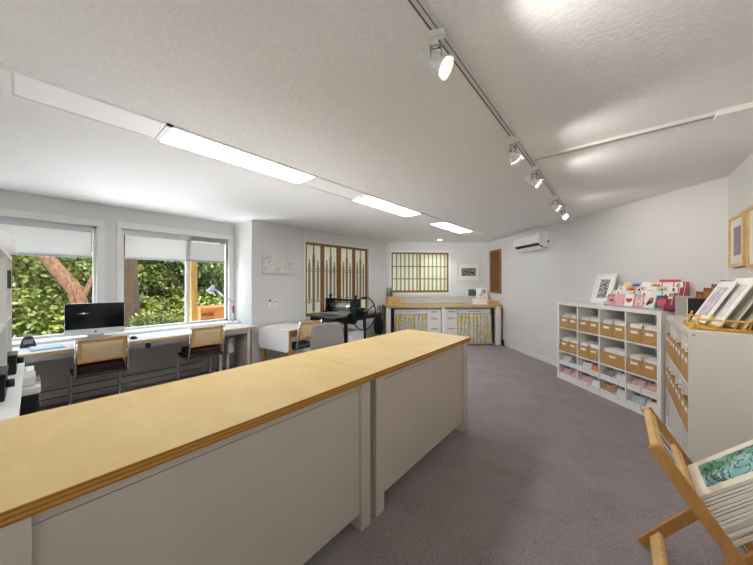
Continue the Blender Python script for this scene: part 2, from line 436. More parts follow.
HD = [(1.03, 205, 'lit clear glass track spotlight nearest the camera'), (2.12, 245, 'lit clear glass track spotlight just before the track junction'),
      (2.78, 205, 'lit clear glass track spotlight just past the track junction'), (3.86, 210, 'lit clear glass track spotlight second from the far end of the track'),
      (4.47, 150, 'clear track spotlight at the far tip of the track')]
for i, (y, a, lab) in enumerate(HD):
    loc = (TX, y, H-.022); o = hp if i == 0 else dup(hp, loc, math.radians(a), lab)
    o.location = loc; o.rotation_euler = (0, 0, math.radians(a)); o['label'] = lab; o['group'] = 'track spotlights'
# spot lamps: beams of the heads, plus one extra unseen beam with no head
for y, tgt, p in ((1.03, (.8, 1.5, 1.75), 30), (2.12, (.8, 3.0, 1.5), 25), (2.78, (.8, 3.6, 1.75), 15), (3.98, (.2, 4.75, 1.75), 13), (.1, (.8, .3, 1.6), 24)):
    l = bpy.data.lights.new('spot_beam', 'SPOT'); l.energy = p*1.1; l.spot_size = math.radians(125); l.spot_blend = .9; l.shadow_soft_size = .03; l.color = (1, .96, .90)
    o = bpy.data.objects.new('spot_beam', l); C.objects.link(o); o.location = (TX+.075, y, H-.15)
    o.rotation_euler = (Vector(tgt)-o.location).to_track_quat('-Z', 'Y').to_euler()
l = bpy.data.lights.new('downlight_beam', 'SPOT'); l.energy = 22; l.spot_size = math.radians(120); l.spot_blend = .6; l.color = (1, .95, .88); l.shadow_soft_size = .05
o = bpy.data.objects.new('downlight_beam', l); C.objects.link(o); o.location = (-3.30, 6.30, H-.03)

# ------------------------------------------------------------------ counter tables
def plytop_part(b, x0, x1, y0, y1, z0, z1): return b.box(x0, x1, y0, y1, z0, z1, bev=.002)
def by_normal(o, top, side):
    me = o.data; me.materials.clear(); me.materials.append(top); me.materials.append(side)
    for p in me.polygons: p.material_index = 0 if p.normal.z > .9 else 1
def counter(label, y0, y1, la, lb):
    t = thing('counter_table', label, 'counter', (-1.535, y0, 0), 0, 'counter tables across the studio')
    L = y1-y0; X0, X1 = -.385, .385
    b = MB(); b.box(X0, X1, 0, L, .887, .906, bev=.0015); b.box(X0, X1, 0, L, .867, .8855, bev=.0015); o = b.build('tabletop', plytop, t); by_normal(o, plytop, plyedge)
    for ys in (la, lb):
        for x0, x1 in ((X1-.09, X1-.002), (X0+.02, X0+.11)):
            m = MB(); m.box(x0, x1, ys, ys+.078, 0, .867, bev=.002); m.build('leg', counterm, t)
    b = MB(); b.box(X1-.05, X1-.018, la+.078, lb, .835, .867); b.build('apron', counterm, t)
    b = MB(); b.box(X1-.045, X1-.022, la+.078, lb, .095, .830); b.build('front_panel', counterm, t)
    b = MB(); b.box(X0+.05, X1-.09, la+.02, la+.04, .2, .867); b.box(X0+.05, X1-.09, lb+.04, lb+.06, .2, .867); b.build('end_panel', counterm, t)
    b = MB(); b.box(X0+.04, X1-.05, la+.04, lb+.04, .30, .32); b.build('shelf', counterm, t)
    return t
counter('long birch topped grey counter closest to the camera', -.135, 1.370, .055, 1.373)
counter('birch topped grey counter with its free end facing the far workbench', 1.3725, 2.870, 0.0, 1.325)

# ------------------------------------------------------------------ window desk
t = thing('window_desk', 'long white topped plywood desk running under the garden windows', 'desk', (-4.80, .85, 0), PI/2)
# local x = world Y - .85 ; local y = -(world X + 4.80)
b = MB(); b.box(-1.5, 1.43, -.38, .18, .758, .765); b.build('white_top', whitem, t)
b = MB(); b.box(-1.5, 1.43, -.384, .18, .724, .758, bev=.001); b.build('plywood_edge', wood('desk_edge', '#b09468', '#c9ae82', (12, 12, 30)), t)
b = MB(); b.box(-1.5, 1.30, -.36, -.335, .672, .724); b.build('front_rail', alum, t)
b = MB(); b.box(1.30, 1.345, -.365, -.05, 0, .724, bev=.002); b.build('end_panel', counterm, t)
for x in (1.02, 1.13):
    b = MB(); b.box(x, x+.045, -.02, .03, 0, .724, bev=.002); b.build('post', whitem, t)
b = MB(); b.box(-1.15, -1.10, -.33, -.28, 0, .724, bev=.002); b.build('leg', whitem, t)

t = thing('baseboard_heater', 'long low grey baseboard heater on the wall under the desk', 'heater', (-5.18, .62, 0), PI/2)
b = MB(); b.prism([(0, .05), (-.055, .05), (-.07, .085), (-.07, .17), (-.035, .215), (0, .215)], -1.15, 1.15, M=Matrix.Rotation(0, 4, 'Z') @ Matrix(((0, 1, 0, 0), (1, 0, 0, 0), (0, 0, 1, 0), (0, 0, 0, 1)))); b.build('casing', plain('heater_enamel', '#dcdddd', .5), t)
b = MB(); b.box(-1.13, 1.13, -.0715, -.069, .088, .10); b.box(-1.13, 1.13, -.060, -.050, .178, .192); b.build('slot', plain('slot_dark', '#44474a', .7), t)
for s in (-1, 1):
    b = MB(); b.box(s*1.15-.03, s*1.15+.03, -.076, 0, .02, .22, bev=.004); b.build('end_cap', plain('heater_cap', '#e0e0e0', .5), t)

# computer
t = thing('desktop_computer', 'large slim desktop computer with black screen on the window desk', 'computer', (-4.88, .49, .765), PI/2-.16)
hw = .262
b = MB(); b.box(-hw, hw, 0, .014, .065, .446, bev=.004); b.build('casing', alum, t)
b = MB(); b.box(-hw+.002, hw-.002, -.0015, 0, .138, .444); b.build('screen', plain('screen_glass', '#0b0e14', .12, var=.1, spec=.5), t)
b = MB(); b.box(-hw+.002, hw-.002, -.0012, 0, .067, .1375); b.build('chin', plain('silver_chin', '#d4d5d6', .4, .3), t)
b = MB(); b.lathe([(0, 0), (.011, 0), (.011, .0008), (0, .0008)], 14, M=Matrix.Translation((0, -.0012, .101)) @ Matrix.Rotation(PI/2, 4, 'X')); b.box(.001, .005, -.002, -.0012, .112, .118); b.build('emblem', black, t)
b = MB(); b.prism([(.012, .20), (.03, .20), (.13, .006), (.13, 0), (.05, 0)], -.075, .075, M=Matrix(((0, 1, 0, 0), (1, 0, 0, 0), (0, 0, 1, 0), (0, 0, 0, 1)))); b.box(-.09, .09, -.04, .14, 0, .006, bev=.002); b.build('stand', alum, t)
b = MB()
for k in range(8):
    a = k*PI/4; r = .055 if k % 4 == 0 else (.03 if k % 2 == 0 else .016); 
    b.poly([(-.105+r*math.cos(a), -.0022, .325+r*.5*math.sin(a)), (-.105+.005*math.cos(a+1.2), -.0022, .325+.005*math.sin(a+1.2)), (-.105+.005*math.cos(a-1.2), -.0022, .325+.005*math.sin(a-1.2))])
b.lathe([(0, 0), (.010, 0)], 12, M=Matrix.Translation((-.105, -.0023, .325)) @ Matrix.Rotation(PI/2, 4, 'X'))
b.build('screen_image', emit('galaxy_glow', '#c9c6a8', .9), t, recalc=False)

t = thing('desk_telephone', 'dark grey cordless phone dock at the left end of the window desk', 'telephone', (-4.86, -.035, .765), PI/2); t.scale = (.76, .76, .8)
b = MB(); b.prism([(-.075, 0), (.075, 0), (.075, .03), (.045, .125), (.02, .145), (-.03, .145), (-.055, .115), (-.075, .03)], -.05, .05); b.build('base', plain('dark_grey_plastic', '#3a3c40', .45), t)
b = MB(); b.box(-.045, .045, -.056, -.05, .05, .11, bev=.003); b.build('display', greyp, t)
b = MB(); b.lathe([(.0, 0), (.05, 0), (.055, .01), (.03, .03), (0, .035)], 18, c=(0, 0, .142)); b.build('lid', greyp, t)

t = thing('notepad', 'pale blue notepad lying flat on the window desk', 'notepad', (-4.66, .09, .765), PI/2+.1)
b = MB(); b.box(-.12, .12, -.14, .14, 0, .008, bev=.001); b.build('cover', plain('pale_blue_paper', '#9fb9c9', .6), t)
b = MB(); b.box(-.105, .10, -.12, .125, .008, .016, bev=.001); b.build('sheets', plain('blue_white_paper', '#c2d3dc', .6), t)
t = thing('black_mouse', 'small black mouse on the desk beside the computer', 'mouse', (-4.60, .80, .765), PI/2)
b = MB(); b.lathe([(0, .032), (.02, .030), (.034, .018), (.038, .004), (.036, 0), (0, 0)], 18, M=Matrix.Diagonal((1, 1.5, 1, 1))); b.build('body', black, t)
b = MB(); b.cyl((0, -.03, .030), (0, -.018, .033), .005); b.build('wheel', greyp, t)
t = thing('desk_cable_box', 'small black box clipped under the desk edge beside the chair', 'cable box', (-4.425, .905, .66), PI/2)
b = MB(); b.box(-.022, .022, -.03, -.005, 0, .06, bev=.004); b.build('body', black, t)

t = thing('desk_lamp', 'white jointed desk lamp with a red clip at the window corner', 'lamp', (-4.98, 2.17, .765), PI/2)
b = MB(); b.lathe([(0, 0), (.075, 0), (.075, .012), (.06, .02), (0, .022)], 26); b.build('base', whitem, t)
b = MB(); b.tube([(0, 0, .02), (.0, 0, .36)], .008); b.tube([(.004, 0, .36), (-.30, 0, .60)], .009); b.tube([(-.004, .015, .34), (-.30, .015, .585)], .005); b.build('arm', alum, t)
b = MB(); M = Matrix.Translation((-.33, 0, .60)) @ Matrix.Rotation(.5, 4, 'Y')
b.lathe([(.018, .06), (.026, .05), (.03, .02), (.062, -.06), (.065, -.07), (.058, -.066), (.026, .01)], 22, M=M); b.build('shade', plain('lamp_shade_grey', '#c3cdd2', .4), t)
b = MB(); b.box(-.018, .018, -.018, .018, .24, .30, bev=.005); b.cyl((0, -.03, .285), (0, .03, .285), .012); b.build('red_clip', plain('red_plastic', '#c02038', .4), t)['label'] = 'red clip on the lamp arm'
b = MB(); b.cyl((0, 0, .18), (0, 0, .24), .014); b.build('knuckle', black, t)

t = thing('bottle_bag', 'crumpled clear bag hanging between the white posts under the desk corner', 'bag', (-4.70, 1.985, .36), PI/2)
b = MB(); b.grid(lambda u, v: (.05*math.cos(2*PI*u)*(1+.2*math.sin(7*u*6.28+v*5)), -.03+.045*math.sin(2*PI*u)*(1+.25*math.sin(9*v)), .24*v), 24, 10); b.build('bag', plain('grey_film', '#c4c6c6', .3), t)
b = MB(); b.tube([(0, 0, .24), (.02, .01, .30), (.0, .02, .3635)], .006); b.build('handle', greyp, t)

# ------------------------------------------------------------------ cantilever chairs
cane = None
def cane_mat():
    t = NT('woven_cane'); b = t.bsdf(.6); v = t.coord((1, 1, 1))
    ck = t.add('ShaderNodeTexChecker'); ck.inputs['Scale'].default_value = 110; t.l(v, ck.inputs['Vector'])
    ck.inputs['Color1'].default_value = lin('#f0dfb8'); ck.inputs['Color2'].default_value = lin('#dcbd86')
    t.l(ck.outputs['Color'], b.inputs['Base Color'])
    tp = t.add('ShaderNodeBsdfTransparent'); mx = t.add('ShaderNodeMixShader'); mx.inputs[0].default_value = .34
    t.l(b.outputs[0], mx.inputs[1]); t.l(tp.outputs[0], mx.inputs[2]); t.l(mx.outputs[0], t.out.inputs['Surface']); return t.m
cane = cane_mat(); chairw = wood('chair_wood', '#b98b4e', '#cc9f60', (4, 12, 12))
def arc(c, r, a0, a1, n, fn): return [fn(c, r, a0+(a1-a0)*k/n) for k in range(n+1)]
def chair_proto(seat_mat, cushion):
    """sits facing +y; the back is at -y; origin on the floor under the seat"""
    t = thing('cantilever_chair', '', 'chair')
    W = .215; zs = .435; f = MB()
    def side(x):
        p = [(x*.97, -.255, .86), (x, -.215, .60), (x, -.195, zs+.035)]
        p += [(x, -.195+.05*(1-math.cos(a)), zs+.035-.05*math.sin(a)) for a in (.4, .8, 1.2, 1.57)]
        p += [(x, .17, zs-.015)] + [(x, .17+.06*math.sin(a), zs-.075+.06*math.cos(a)) for a in (.4, .8, 1.2, 1.57)]
        p += [(x, .23, .075)] + [(x, .17+.06*math.cos(a), .075-.06*math.sin(a)) for a in (.4, .8, 1.2, 1.57)]
        p += [(x, -.22, .0145)]; return p
    R = side(W); L = side(-W); f.tube(R + [(W*.8, -.245, .0145), (-W*.8, -.245, .0145)] + L[::-1], .0138, 10); f.build('tube_frame', chrome, t)
    s = MB(); s.box(-W-.005, W+.005, -.205, .225, zs, zs+.03, bev=.008); s.build('seat_frame', seatm, t)
    s = MB(); s.box(-W+.03, W-.03, -.15, .19, zs+.03, zs+.04, bev=.003); s.build('seat_panel', seat_mat, t)
    if cushion:
        s = MB(); s.box(-W+.015, W-.015, -.185, .17, zs+.041, zs+.115, bev=.025); s.build('seat_cushion', maroon, t)
    M = Matrix.Translation((0, -.232, .72)) @ Matrix.Rotation(.15, 4, 'X')
    k = MB(); hw = W-.014
    k.box(-hw, hw, -.012, .012, .095, .13, bev=.005, M=M); k.box(-hw, hw, -.012, .012, -.13, -.10, bev=.005, M=M)
    k.box(-hw, -hw+.034, -.012, .012, -.10, .095, M=M); k.box(hw-.034, hw, -.012, .012, -.10, .095, M=M)
    bf = k.build('back_frame', chairw, t)
    c = MB(); c.box(-hw+.034, hw-.034, -.003, .003, -.10, .095, M=M); c.build('cane_panel', cane, t)
    return t
c1 = chair_proto(cane, True); c1.location = (-4.62, .495, 0); c1.rotation_euler = (0, 0, PI/2+.02)
c1['label'] = 'chrome cantilever chair with cane back in front of the computer'; c1['group'] = 'chrome cane-backed chairs'
dup(c1, (-4.58, 1.545, 0), PI/2+.02, 'chrome cantilever chair with cane back beside the corner desk lamp', 'chrome cane-backed chairs')
c3 = chair_proto(plain('blue_grey_seat', '#5d646c', .8, var=.1, vs=60), False); c3.location = (-3.95, 2.80, 0); c3.rotation_euler = (0, 0, PI/2)
c3['label'] = 'chrome cantilever chair with wooden back rail drawn up to the drop leaf table'; c3['group'] = 'chrome cane-backed chairs'

# grey upholstered chair
t = thing('upholstered_chair', 'grey fabric chair with rounded back behind the counter', 'chair', (-3.335, 2.72, 0), PI/2-.36)
def cushion(b, w, d0, d1, z0, z1, M=None, bev=.03): b.box(-w, w, d0, d1, z0, z1, bev=bev, M=M)
b = MB(); pts = [(-.215, .50), (.215, .50), (.235, .60), (.225, .84), (.205, .885), (.16, .905), (-.16, .905), (-.205, .885), (-.225, .84), (-.235, .60)]
b.prism(pts, -.255, -.185, M=Matrix.Translation((0, -.01, .0)) @ Matrix.Translation((0, -.2, .5)) @ Matrix.Rotation(.10, 4, 'X') @ Matrix.Translation((0, .2, -.5)))
bmesh.ops.bevel(b.b, geom=b.b.edges[:], offset=.018, segments=3, affect='EDGES'); b.build('backrest', greyfab, t)
b = MB(); b.box(-.225, .225, -.22, .23, .39, .48, bev=.03); b.build('seat', greyfab, t)
for sx in (-1, 1):
    for yy in (-.19, .19):
        b = MB(); b.cyl((sx*.18, yy, .40), (sx*.205, yy*1.12, 0), .019, .013); b.build('leg', oak, t)
    b = MB(); b.box(sx*.17-.02, sx*.17+.02, -.235, -.20, .42, .60, bev=.006); b.build('back_bracket', darkmetal, t)

# ------------------------------------------------------------------ drop leaf table
t = thing('drop_leaf_table', 'white topped wooden drop leaf table against the middle wall', 'table', (-4.145, 2.66, 0), .10)
hx = .37
b = MB(); b.box(-hx+.012, hx-.012, -.24, .30, .728, .742, bev=.002); b.build('white_top', whitem, t)
b = MB(); b.box(-hx, hx, -.245, .305, .708, .728, bev=.002); b.box(-hx, -hx+.012, -.245, .305, .728, .741); b.box(hx-.012, hx, -.245, .305, .728, .741); b.build('wood_edge', oak, t)
r = .05; L0 = [(-hx, .725), (-hx, .41+r)] + [(-hx+r-r*math.cos(a), .41+r-r*math.sin(a)) for a in (.5, 1.0, 1.57)] + [(hx-r+r*math.sin(a), .41+r-r*math.cos(a)) for a in (.0, .5, 1.0, 1.57)] + [(hx, .725)]
b = MB(); b.prism(L0, -.268, -.250); b.build('drop_leaf', plain('leaf_laminate', '#e3e2e2', .4, var=.01), t)
for sx in (-1, 1):
    for y in (-.20, .25):
        b = MB(); b.box(sx*(hx-.05)-.022, sx*(hx-.05)+.022, y-.022, y+.022, 0, .708, bev=.003); b.build('leg', oak, t)
b = MB(); b.box(-hx+.07, hx-.07, -.205, -.187, .62, .708); b.box(-hx+.07, hx-.07, .235, .253, .62, .708)
b.box(-hx+.04, -hx+.058, -.18, .23, .62, .708); b.box(hx-.058, hx-.04, -.18, .23, .62, .708); b.build('apron', oak, t)

# ------------------------------------------------------------------ etching press
t = thing('etching_press', 'black iron etching press with a big spoked hand wheel', 'printing press', (-3.91, 3.68, 0), .0); t.scale = (.93, 1, .975)
# local: x across (wheel at +x), y along the bed
b = MB(); b.box(-.36, .36, -.50, .75, .885, .91, bev=.003); b.build('bed', plain('bed_plate', '#6d6a66', .35, .5, var=.1, vs=12), t)
for sx in (-1, 1):
    b = MB(); x = sx*.36
    b.prism([(-.17, .80), (.17, .80), (.19, .93), (.11, .96), (.10, 1.19), (-.10, 1.19), (-.11, .96), (-.19, .93)], x-.03, x+.03, M=Matrix(((0, 1, 0, 0), (1, 0, 0, 0), (0, 0, 1, 0), (0, 0, 0, 1))))
    b.build('side_frame', darkmetal, t)
    b = MB(); b.cyl((x, .0, 1.19), (x, .0, 1.25), .022); b.cyl((x-.05, 0, 1.25), (x+.05, 0, 1.25), .012); b.build('pressure_screw', darkmetal, t)
b = MB(); b.cyl((-.33, 0, 1.045), (.33, 0, 1.045), .085, n=28); b.build('top_roller', steel, t)
b = MB(); b.cyl((-.33, 0, .80), (.33, 0, .80), .075, n=24); b.build('bottom_roller', darkmetal, t)
b = MB(); b.box(-.33, .33, -.02, .02, 1.145, 1.185); b.build('cross_bar', darkmetal, t)
b = MB(); b.box(-.345, .345, -.26, .26, .915, .925, bev=.003); b.build('felt_blanket', plain('felt', '#a8a49c', .95), t)
b = MB()
for sx in (-1, 1): b.box(sx*.33-.025, sx*.33+.025, -.48, .72, .80, .875)
b.box(-.33, .33, -.48, -.44, .80, .875); b.box(-.33, .33, .68, .72, .80, .875); b.build('bed_rail', darkmetal, t)
for sx in (-1, 1):
    for y in (-.22, .26):
        b = MB(); b.box(sx*.34-.022, sx*.34+.022, y-.022, y+.022, 0, .80, bev=.003); b.build('leg', darkmetal, t)
b = MB()
for y in (-.22, .26): b.box(-.32, .32, y-.015, y+.015, .30, .34)
for sx in (-1, 1): b.box(sx*.34-.015, sx*.34+.015, -.2, .24, .30, .34)
b.build('stretcher', darkmetal, t)
b = MB(); b.box(.39, .50, -.13, .10, .85, 1.04, bev=.02); b.cyl((.50, -.0, .945), (.60, .0, .945), .03); b.build('gear_box', darkmetal, t)
# wheel
w = MB(); cx_, cz_, R_ = .595, .945, .29
w.tube([(cx_, R_*math.cos(a), cz_+R_*math.sin(a)) for a in [2*PI*k/40 for k in range(40)]], .011, 8, closed=True)
w.cyl((cx_-.04, 0, cz_), (cx_+.04, 0, cz_), .045, n=18); wh = w.build('hand_wheel', darkmetal, t)
for k in range(3):
    a = .5+2*PI*k/3; s = MB(); s.cyl((cx_, 0, cz_), (cx_, R_*math.cos(a), cz_+R_*math.sin(a)), .011, .009, n=8); s.build('spoke', darkmetal, wh)
s = MB(); a = 1.9; s.cyl((cx_, R_*math.cos(a), cz_+R_*math.sin(a)), (cx_+.12, R_*math.cos(a), cz_+R_*math.sin(a)), .014); s.build('crank_handle', black, wh)
t = thing('white_box', 'white carton under the bed of the etching press', 'box', (-3.87, 3.70, .34), .05)
b = MB(); b.box(-.25, .29, -.20, .20, 0, .22, bev=.004); b.build('carton', plain('carton_white', '#dcdad6', .7), t)
b = MB(); b.box(-.255, .295, -.205, .205, .22, .235, bev=.003); b.build('lid', plain('carton_lid', '#e4e2de', .7), t)
t = thing('fabric_bag', 'black bag hanging from the end of the workbench beside the press wheel', 'bag', BW(-.27, .70, .30), AB)
b = MB(); b.grid(lambda u, v: ((.07+.05*v*(1-v)*4)*math.cos(2*PI*u)*(1-.55*v*v), .09*math.sin(2*PI*u)*(1-.6*v*v)+.012*math.sin(6*u*6.28), .50*v), 28, 10); b.build('bag', blackmat, t)
b = MB(); b.tube([(-.03, 0, .48), (-.02, -.01, .60), (.0, 0, .64), (.02, -.01, .60), (.03, 0, .48)], .010); b.build('strap', black, t)
t = thing('hanging_strap', 'black looped strap on the wall between the press and the workbench', 'strap', BW(-.235, .80, .34), AB)
b = MB(); b.tube([(0, 0, 0), (-.02, 0, .1), (.02, 0, .28), (.0, -.02, .44), (.03, -.03, .40)], .016); b.build('strap', black, t)

# ------------------------------------------------------------------ middle wall things
t = thing('canvas_painting', 'pale grey abstract canvas on the middle wall', 'painting', MW(.346, 0, 1.615), AM)
b = MB(); b.box(-.31, .31, -.03, 0, 0, .31, bev=.002); b.build('canvas', paper2, t)
b = MB(); b.box(-.305, .305, -.0312, -.03, .005, .305); b.build('painted_face', art('canvas_wash', 'wash', ['#9fb0b6', '#c9cbc4', '#e2e0d8', '#b9bfae'], 14), t)
for y, lab in ((.161, 'white switch plate with a dark thermostat slot on the middle wall'), (.257, 'white switch plate with a small round dial, nearer the screens')):
    t = thing('switch_plate', lab, 'switch', MW(y, 0, 1.03), AM, 'switch plates on the middle wall')
    b = MB(); b.box(-.037, .037, -.008, 0, 0, .145, bev=.003); b.build('plate', whitem, t)
    b = MB()
    if y < .2: b.box(-.006, .028, -.011, -.008, .10, .138)
    else: b.cyl((.008, -.013, .095), (.008, -.008, .095), .012)
    b.build('control', plain('dark_grey_control', '#55585c', .5), t)

# ------------------------------------------------------------------ workbench along the back wall
BO = .78   # front edge distance from the wall
BS = -.155; BL = 2.765
bench = thing('workbench', 'wooden topped white workbench below the shoji screens', 'workbench', BW(BS, 0, 0), AB)
XY = Matrix(((1, 0, 0, 0), (0, 0, 1, 0), (0, 1, 0, 0), (0, 0, 0, 1)))
b = MB(); b.prism([(.04, -BO), (BL, -BO), (BL, -.006), (.17, -.006), (.04, -.14)], .90, .94, M=XY); b.build('worktop', wood('bench_top', '#bb9358', '#cfac6e', (3, 10, 10)), bench)
b = MB(); b.box(.19, BL-.02, -.024, -.004, .94, 1.10, bev=.002); b.build('back_board', plain('back_board_paint', '#cdcac2', .6), bench)
b = MB(); b.prism([(.16, .94), (.62, .94), (.44, 1.09), (.16, 1.09)], -.05, -.026); b.build('side_board', pinew, bench)
b = MB(); b.box(.165, BL-.03, -.055, -.004, 1.10, 1.115, bev=.002); b.build('ledge', plain('ledge_paint', '#d9d6ce', .6), bench)
for x0, x1 in ((.05, .155), (1.338, 1.412), (2.63, 2.74)):
    b = MB(); b.box(x0, x1, -BO+.03, -BO+.11, 0, .90, bev=.003); b.build('leg', whitem, bench)
b = MB(); b.box(.155, 2.63, -BO+.10, -BO+.13, .865, .90); b.build('apron', whitem, bench)
cabm = plain('cabinet_white', '#dcd9d2', .5)
LS = 'left'
for (x0, x1, d0, d1, nm, side) in ((.10, .85, .0, 0, 'a', 'left'), (1.585, 2.37, 0, 0, 'b', 'right')):
    t = thing('curtained_cabinet', 'white cabinet with floral curtain under the %s half of the workbench' % side, 'cabinet', BW(x0, BO-.09, 0), AB, 'curtained cabinets under the workbench')
    L = x1-x0; D = .44
    b = MB(); b.box(0, .02, .02, D, .05, .84); b.box(L-.02, L, .02, D, .05, .84); b.box(.02, L-.02, .02, D, .05, .07); b.box(.02, L-.02, D-.015, D, .07, .84); b.box(0, L, .02, D, .84, .845); b.box(0.02, L-.02, .04, D, 0, .05); b.build('body', cabm, t)
    b = MB(); b.box(.006, L-.006, 0, .018, .735, .835, bev=.003); dr = b.build('drawer_front', cabm, t)
    b = MB(); b.box(L*.32, L*.68, -.002, .001, .775, .79, bev=.002); b.build('slot_handle', plain('slot_grey', '#8a8a88', .6), dr)
    b = MB(); n_ = 11 if side == 'left' else 9; zb = .07 if side == 'left' else .025; fl = .0 if side == 'left' else .035
    b.grid(lambda u, v: (-fl*v+(L+fl*2*v)*u, -.022+(.018+.012*v)*math.sin(u*n_*2*PI+1.3*math.sin(u*9)), .73-(.73-zb)*v), 132, 8)
    if side == 'left':
        tt = NT('floral_fabric'); bs = tt.bsdf(.9, 0, .1); v = tt.coord()
        vo = tt.add('ShaderNodeTexVoronoi'); vo.inputs['Scale'].default_value = 10; vo.inputs['Randomness'].default_value = .8; tt.l(v, vo.inputs['Vector'])
        fl_ = tt.ramp(vo.outputs['Distance'], [(0, '#7d6a2a'), (.10, '#e6c52c'), (.34, '#d8bb34'), (.40, '#a3a094'), (.46, '#cfcbbf')], 'CONSTANT')
        vc = tt.add('ShaderNodeSeparateColor'); tt.l(vo.outputs['Color'], vc.inputs[0])
        nz = tt.noise(v, 24, 3, .6, 1.5); gr = tt.ramp(nz, [(.0, '#c8c4b8'), (.47, '#a19e94'), (.52, '#d0ccc0')], 'CONSTANT')
        th_ = tt.add('ShaderNodeMath', operation='GREATER_THAN'); tt.l(vc.outputs[0], th_.inputs[0]); th_.inputs[1].default_value = .28
        mx = tt.add('ShaderNodeMix'); mx.data_type = 'RGBA'; tt.l(th_.outputs[0], mx.inputs['Factor']); tt.l(gr, mx.inputs['A']); tt.l(fl_, mx.inputs['B'])
        tt.l(mx.outputs['Result'], bs.inputs['Base Color']); FLORAL = tt.m
    b.build('curtain', FLORAL, t, recalc=False)
    b = MB(); b.cyl((0, -.012, .732), (L, -.012, .732), .006); b.build('curtain_rod', steel, t)
for x0, side in ((.857, 'left'), (1.262, 'right')):
    t = thing('drawer_unit', 'white three-drawer unit %s of the middle leg under the workbench' % side, 'drawer unit', BW(x0, BO-.09, 0), AB, 'drawer units under the workbench')
    L = .322 if side == 'left' else .316; D = .44
    b = MB(); b.box(0, L, .02, D, .03, .845); b.box(.02, L-.02, .05, D-.02, 0, .03); b.build('body', cabm, t)
    for z0, z1 in ((.69, .835), (.455, .68), (.22, .445), (.04, .21)):
        b = MB(); b.box(.006, L-.006, 0, .018, z0, z1, bev=.003); d = b.build('drawer', cabm, t)
        zc = z1-.055
        b = MB(); b.box(L*.25, L*.75, -.004, .001, zc-.016, zc+.016, bev=.002); b.build('label_holder', plain('label_holder_grey', '#a6a49e', .5, .3), d)
# things tucked beside / on the bench
t = thing('black_board', 'black board standing in the gap at the left end of the workbench', 'board', BW(.006, BO-.16, 0), AB)
b = MB(); b.box(0, .078, 0, .40, 0, .84, bev=.003); b.build('board', black, t)
t = thing('rolled_mat', 'dark rolled mat standing in the gap at the right end of the workbench', 'mat', BW(2.425, BO-.25, 0), AB)
b = MB(); b.cyl((0, 0, 0), (0, 0, .82), .036, n=18); b.build('roll', blackmat, t)
t = thing('broom', 'brown handled broom standing between the workbench and the right wall', 'broom', BW(2.60, BO-.0, 0), AB)
b = MB(); b.cyl((0, 0, .10), (-.0, -.02, .88), .012); b.build('handle', kraft2, t)
b = MB(); b.prism([(-.014, 0), (.014, 0), (.012, .13), (-.012, .13)], -.06, .04); b.build('brush', plain('dark_bristle', '#3b322c', .95), t)
t = thing('glass_sheet', 'large green edged glass sheet lying on the workbench', 'glass sheet', BW(1.15, .38, .94), AB)
b = MB(); b.box(-.80, .85, -.24, .22, 0, .008, bev=.001); b.build('sheet', plain('green_glass', '#a9b3a0', .08, var=.02), t)
for x, r_, h_, lab in ((.07, .034, .19, 'grey metal tin on the workbench ledge, larger one of two'), (.150, .026, .20, 'slim grey metal tin on the workbench ledge, beside the larger tin')):
    t = thing('metal_tin', lab, 'tin', BW(x-.03, .05, 1.115), AB, 'metal tins at the workbench end')
    b = MB(); b.lathe([(0, 0), (r_, 0), (r_, h_-.01), (r_-.004, h_-.008)], 20); b.build('can', plain('tin_grey', '#9a9c9a', .3, .8), t)
    b = MB(); b.lathe([(0, h_-.01), (r_+.002, h_-.01), (r_+.002, h_), (0, h_+.002)], 20); b.build('lid', greyp, t)
t = thing('small_print', 'small dark print leaning above the right end of the workbench', 'print', BW(2.21, .016, 1.115), AB, None)
b = MB(); b.box(-.10, .10, -.012, 0, 0, .165, bev=.001); b.build('panel', plain('charcoal_panel', '#55575b', .6), t)
b = MB(); b.box(-.092, .092, -.0126, -.012, .008, .157); b.build('print_face', art('dark_print', 'block', ['#35373b', '#6d7074'], 22), t)
t = thing('flower_book', 'white book with an orange flower drawing standing on the workbench', 'book', BW(2.39, .25, .94), AB)
M = Matrix.Translation((0, .02, .0)) @ Matrix.Rotation(-.18, 4, 'X')
b = MB(); b.box(-.145, .145, -.012, .012, 0, .37, bev=.002, M=M); b.build('cover', paper, t)
b = MB()
for k in range(6): 
    a = k*PI/3; b.lathe([(0, 0), (.03, 0), (.03, .001), (0, .001)], 12, M=M @ Matrix.Translation((.05+.035*math.cos(a), -.013, .29+.035*math.sin(a))) @ Matrix.Rotation(PI/2, 4, 'X'))
b.build('flower_motif', plain('orange_ink', '#e3bb86', .7), t)
b = MB(); b.lathe([(0, 0), (.045, 0), (.045, .001), (0, .001)], 14, M=M @ Matrix.Translation((-.03, -.013, .21)) @ Matrix.Rotation(PI/2, 4, 'X')); b.build('leaf_motif', plain('grey_ink', '#c2c5c7', .7), t)
for k, (x, dz, z, w, d, h, m, lab) in enumerate((
    (2.22, 0, .94, .17, .15, .05, paper2, 'lowest cream book in the stack under the flower book'),
    (2.23, 0, .99, .16, .14, .04, plain('peach_book', '#dfb083', .7), 'peach coloured book in the stack under the flower book'),
    (2.21, 0, 1.03, .155, .13, .028, paper, 'topmost thin white book in the stack under the flower book'))):
    t2_ = thing('stacked_book', lab, 'book', BW(x, .52, z), AB+.05*k, 'books stacked on the workbench')
    b = MB(); b.box(-w, w, -d, d, 0, .004); b.box(-w, w, -d, d, h-.004, h); b.box(-w, w, d-.004, d, .004, h-.004); b.build('cover', m, t2_)
    b = MB(); b.box(-w+.006, w-.006, -d+.006, d-.004, .004, h-.004); b.build('pages', paper, t2_)
t = thing('pencil_box', 'pale orange wooden box at the right end of the workbench', 'box', BW(2.43, .64, .94), AB)
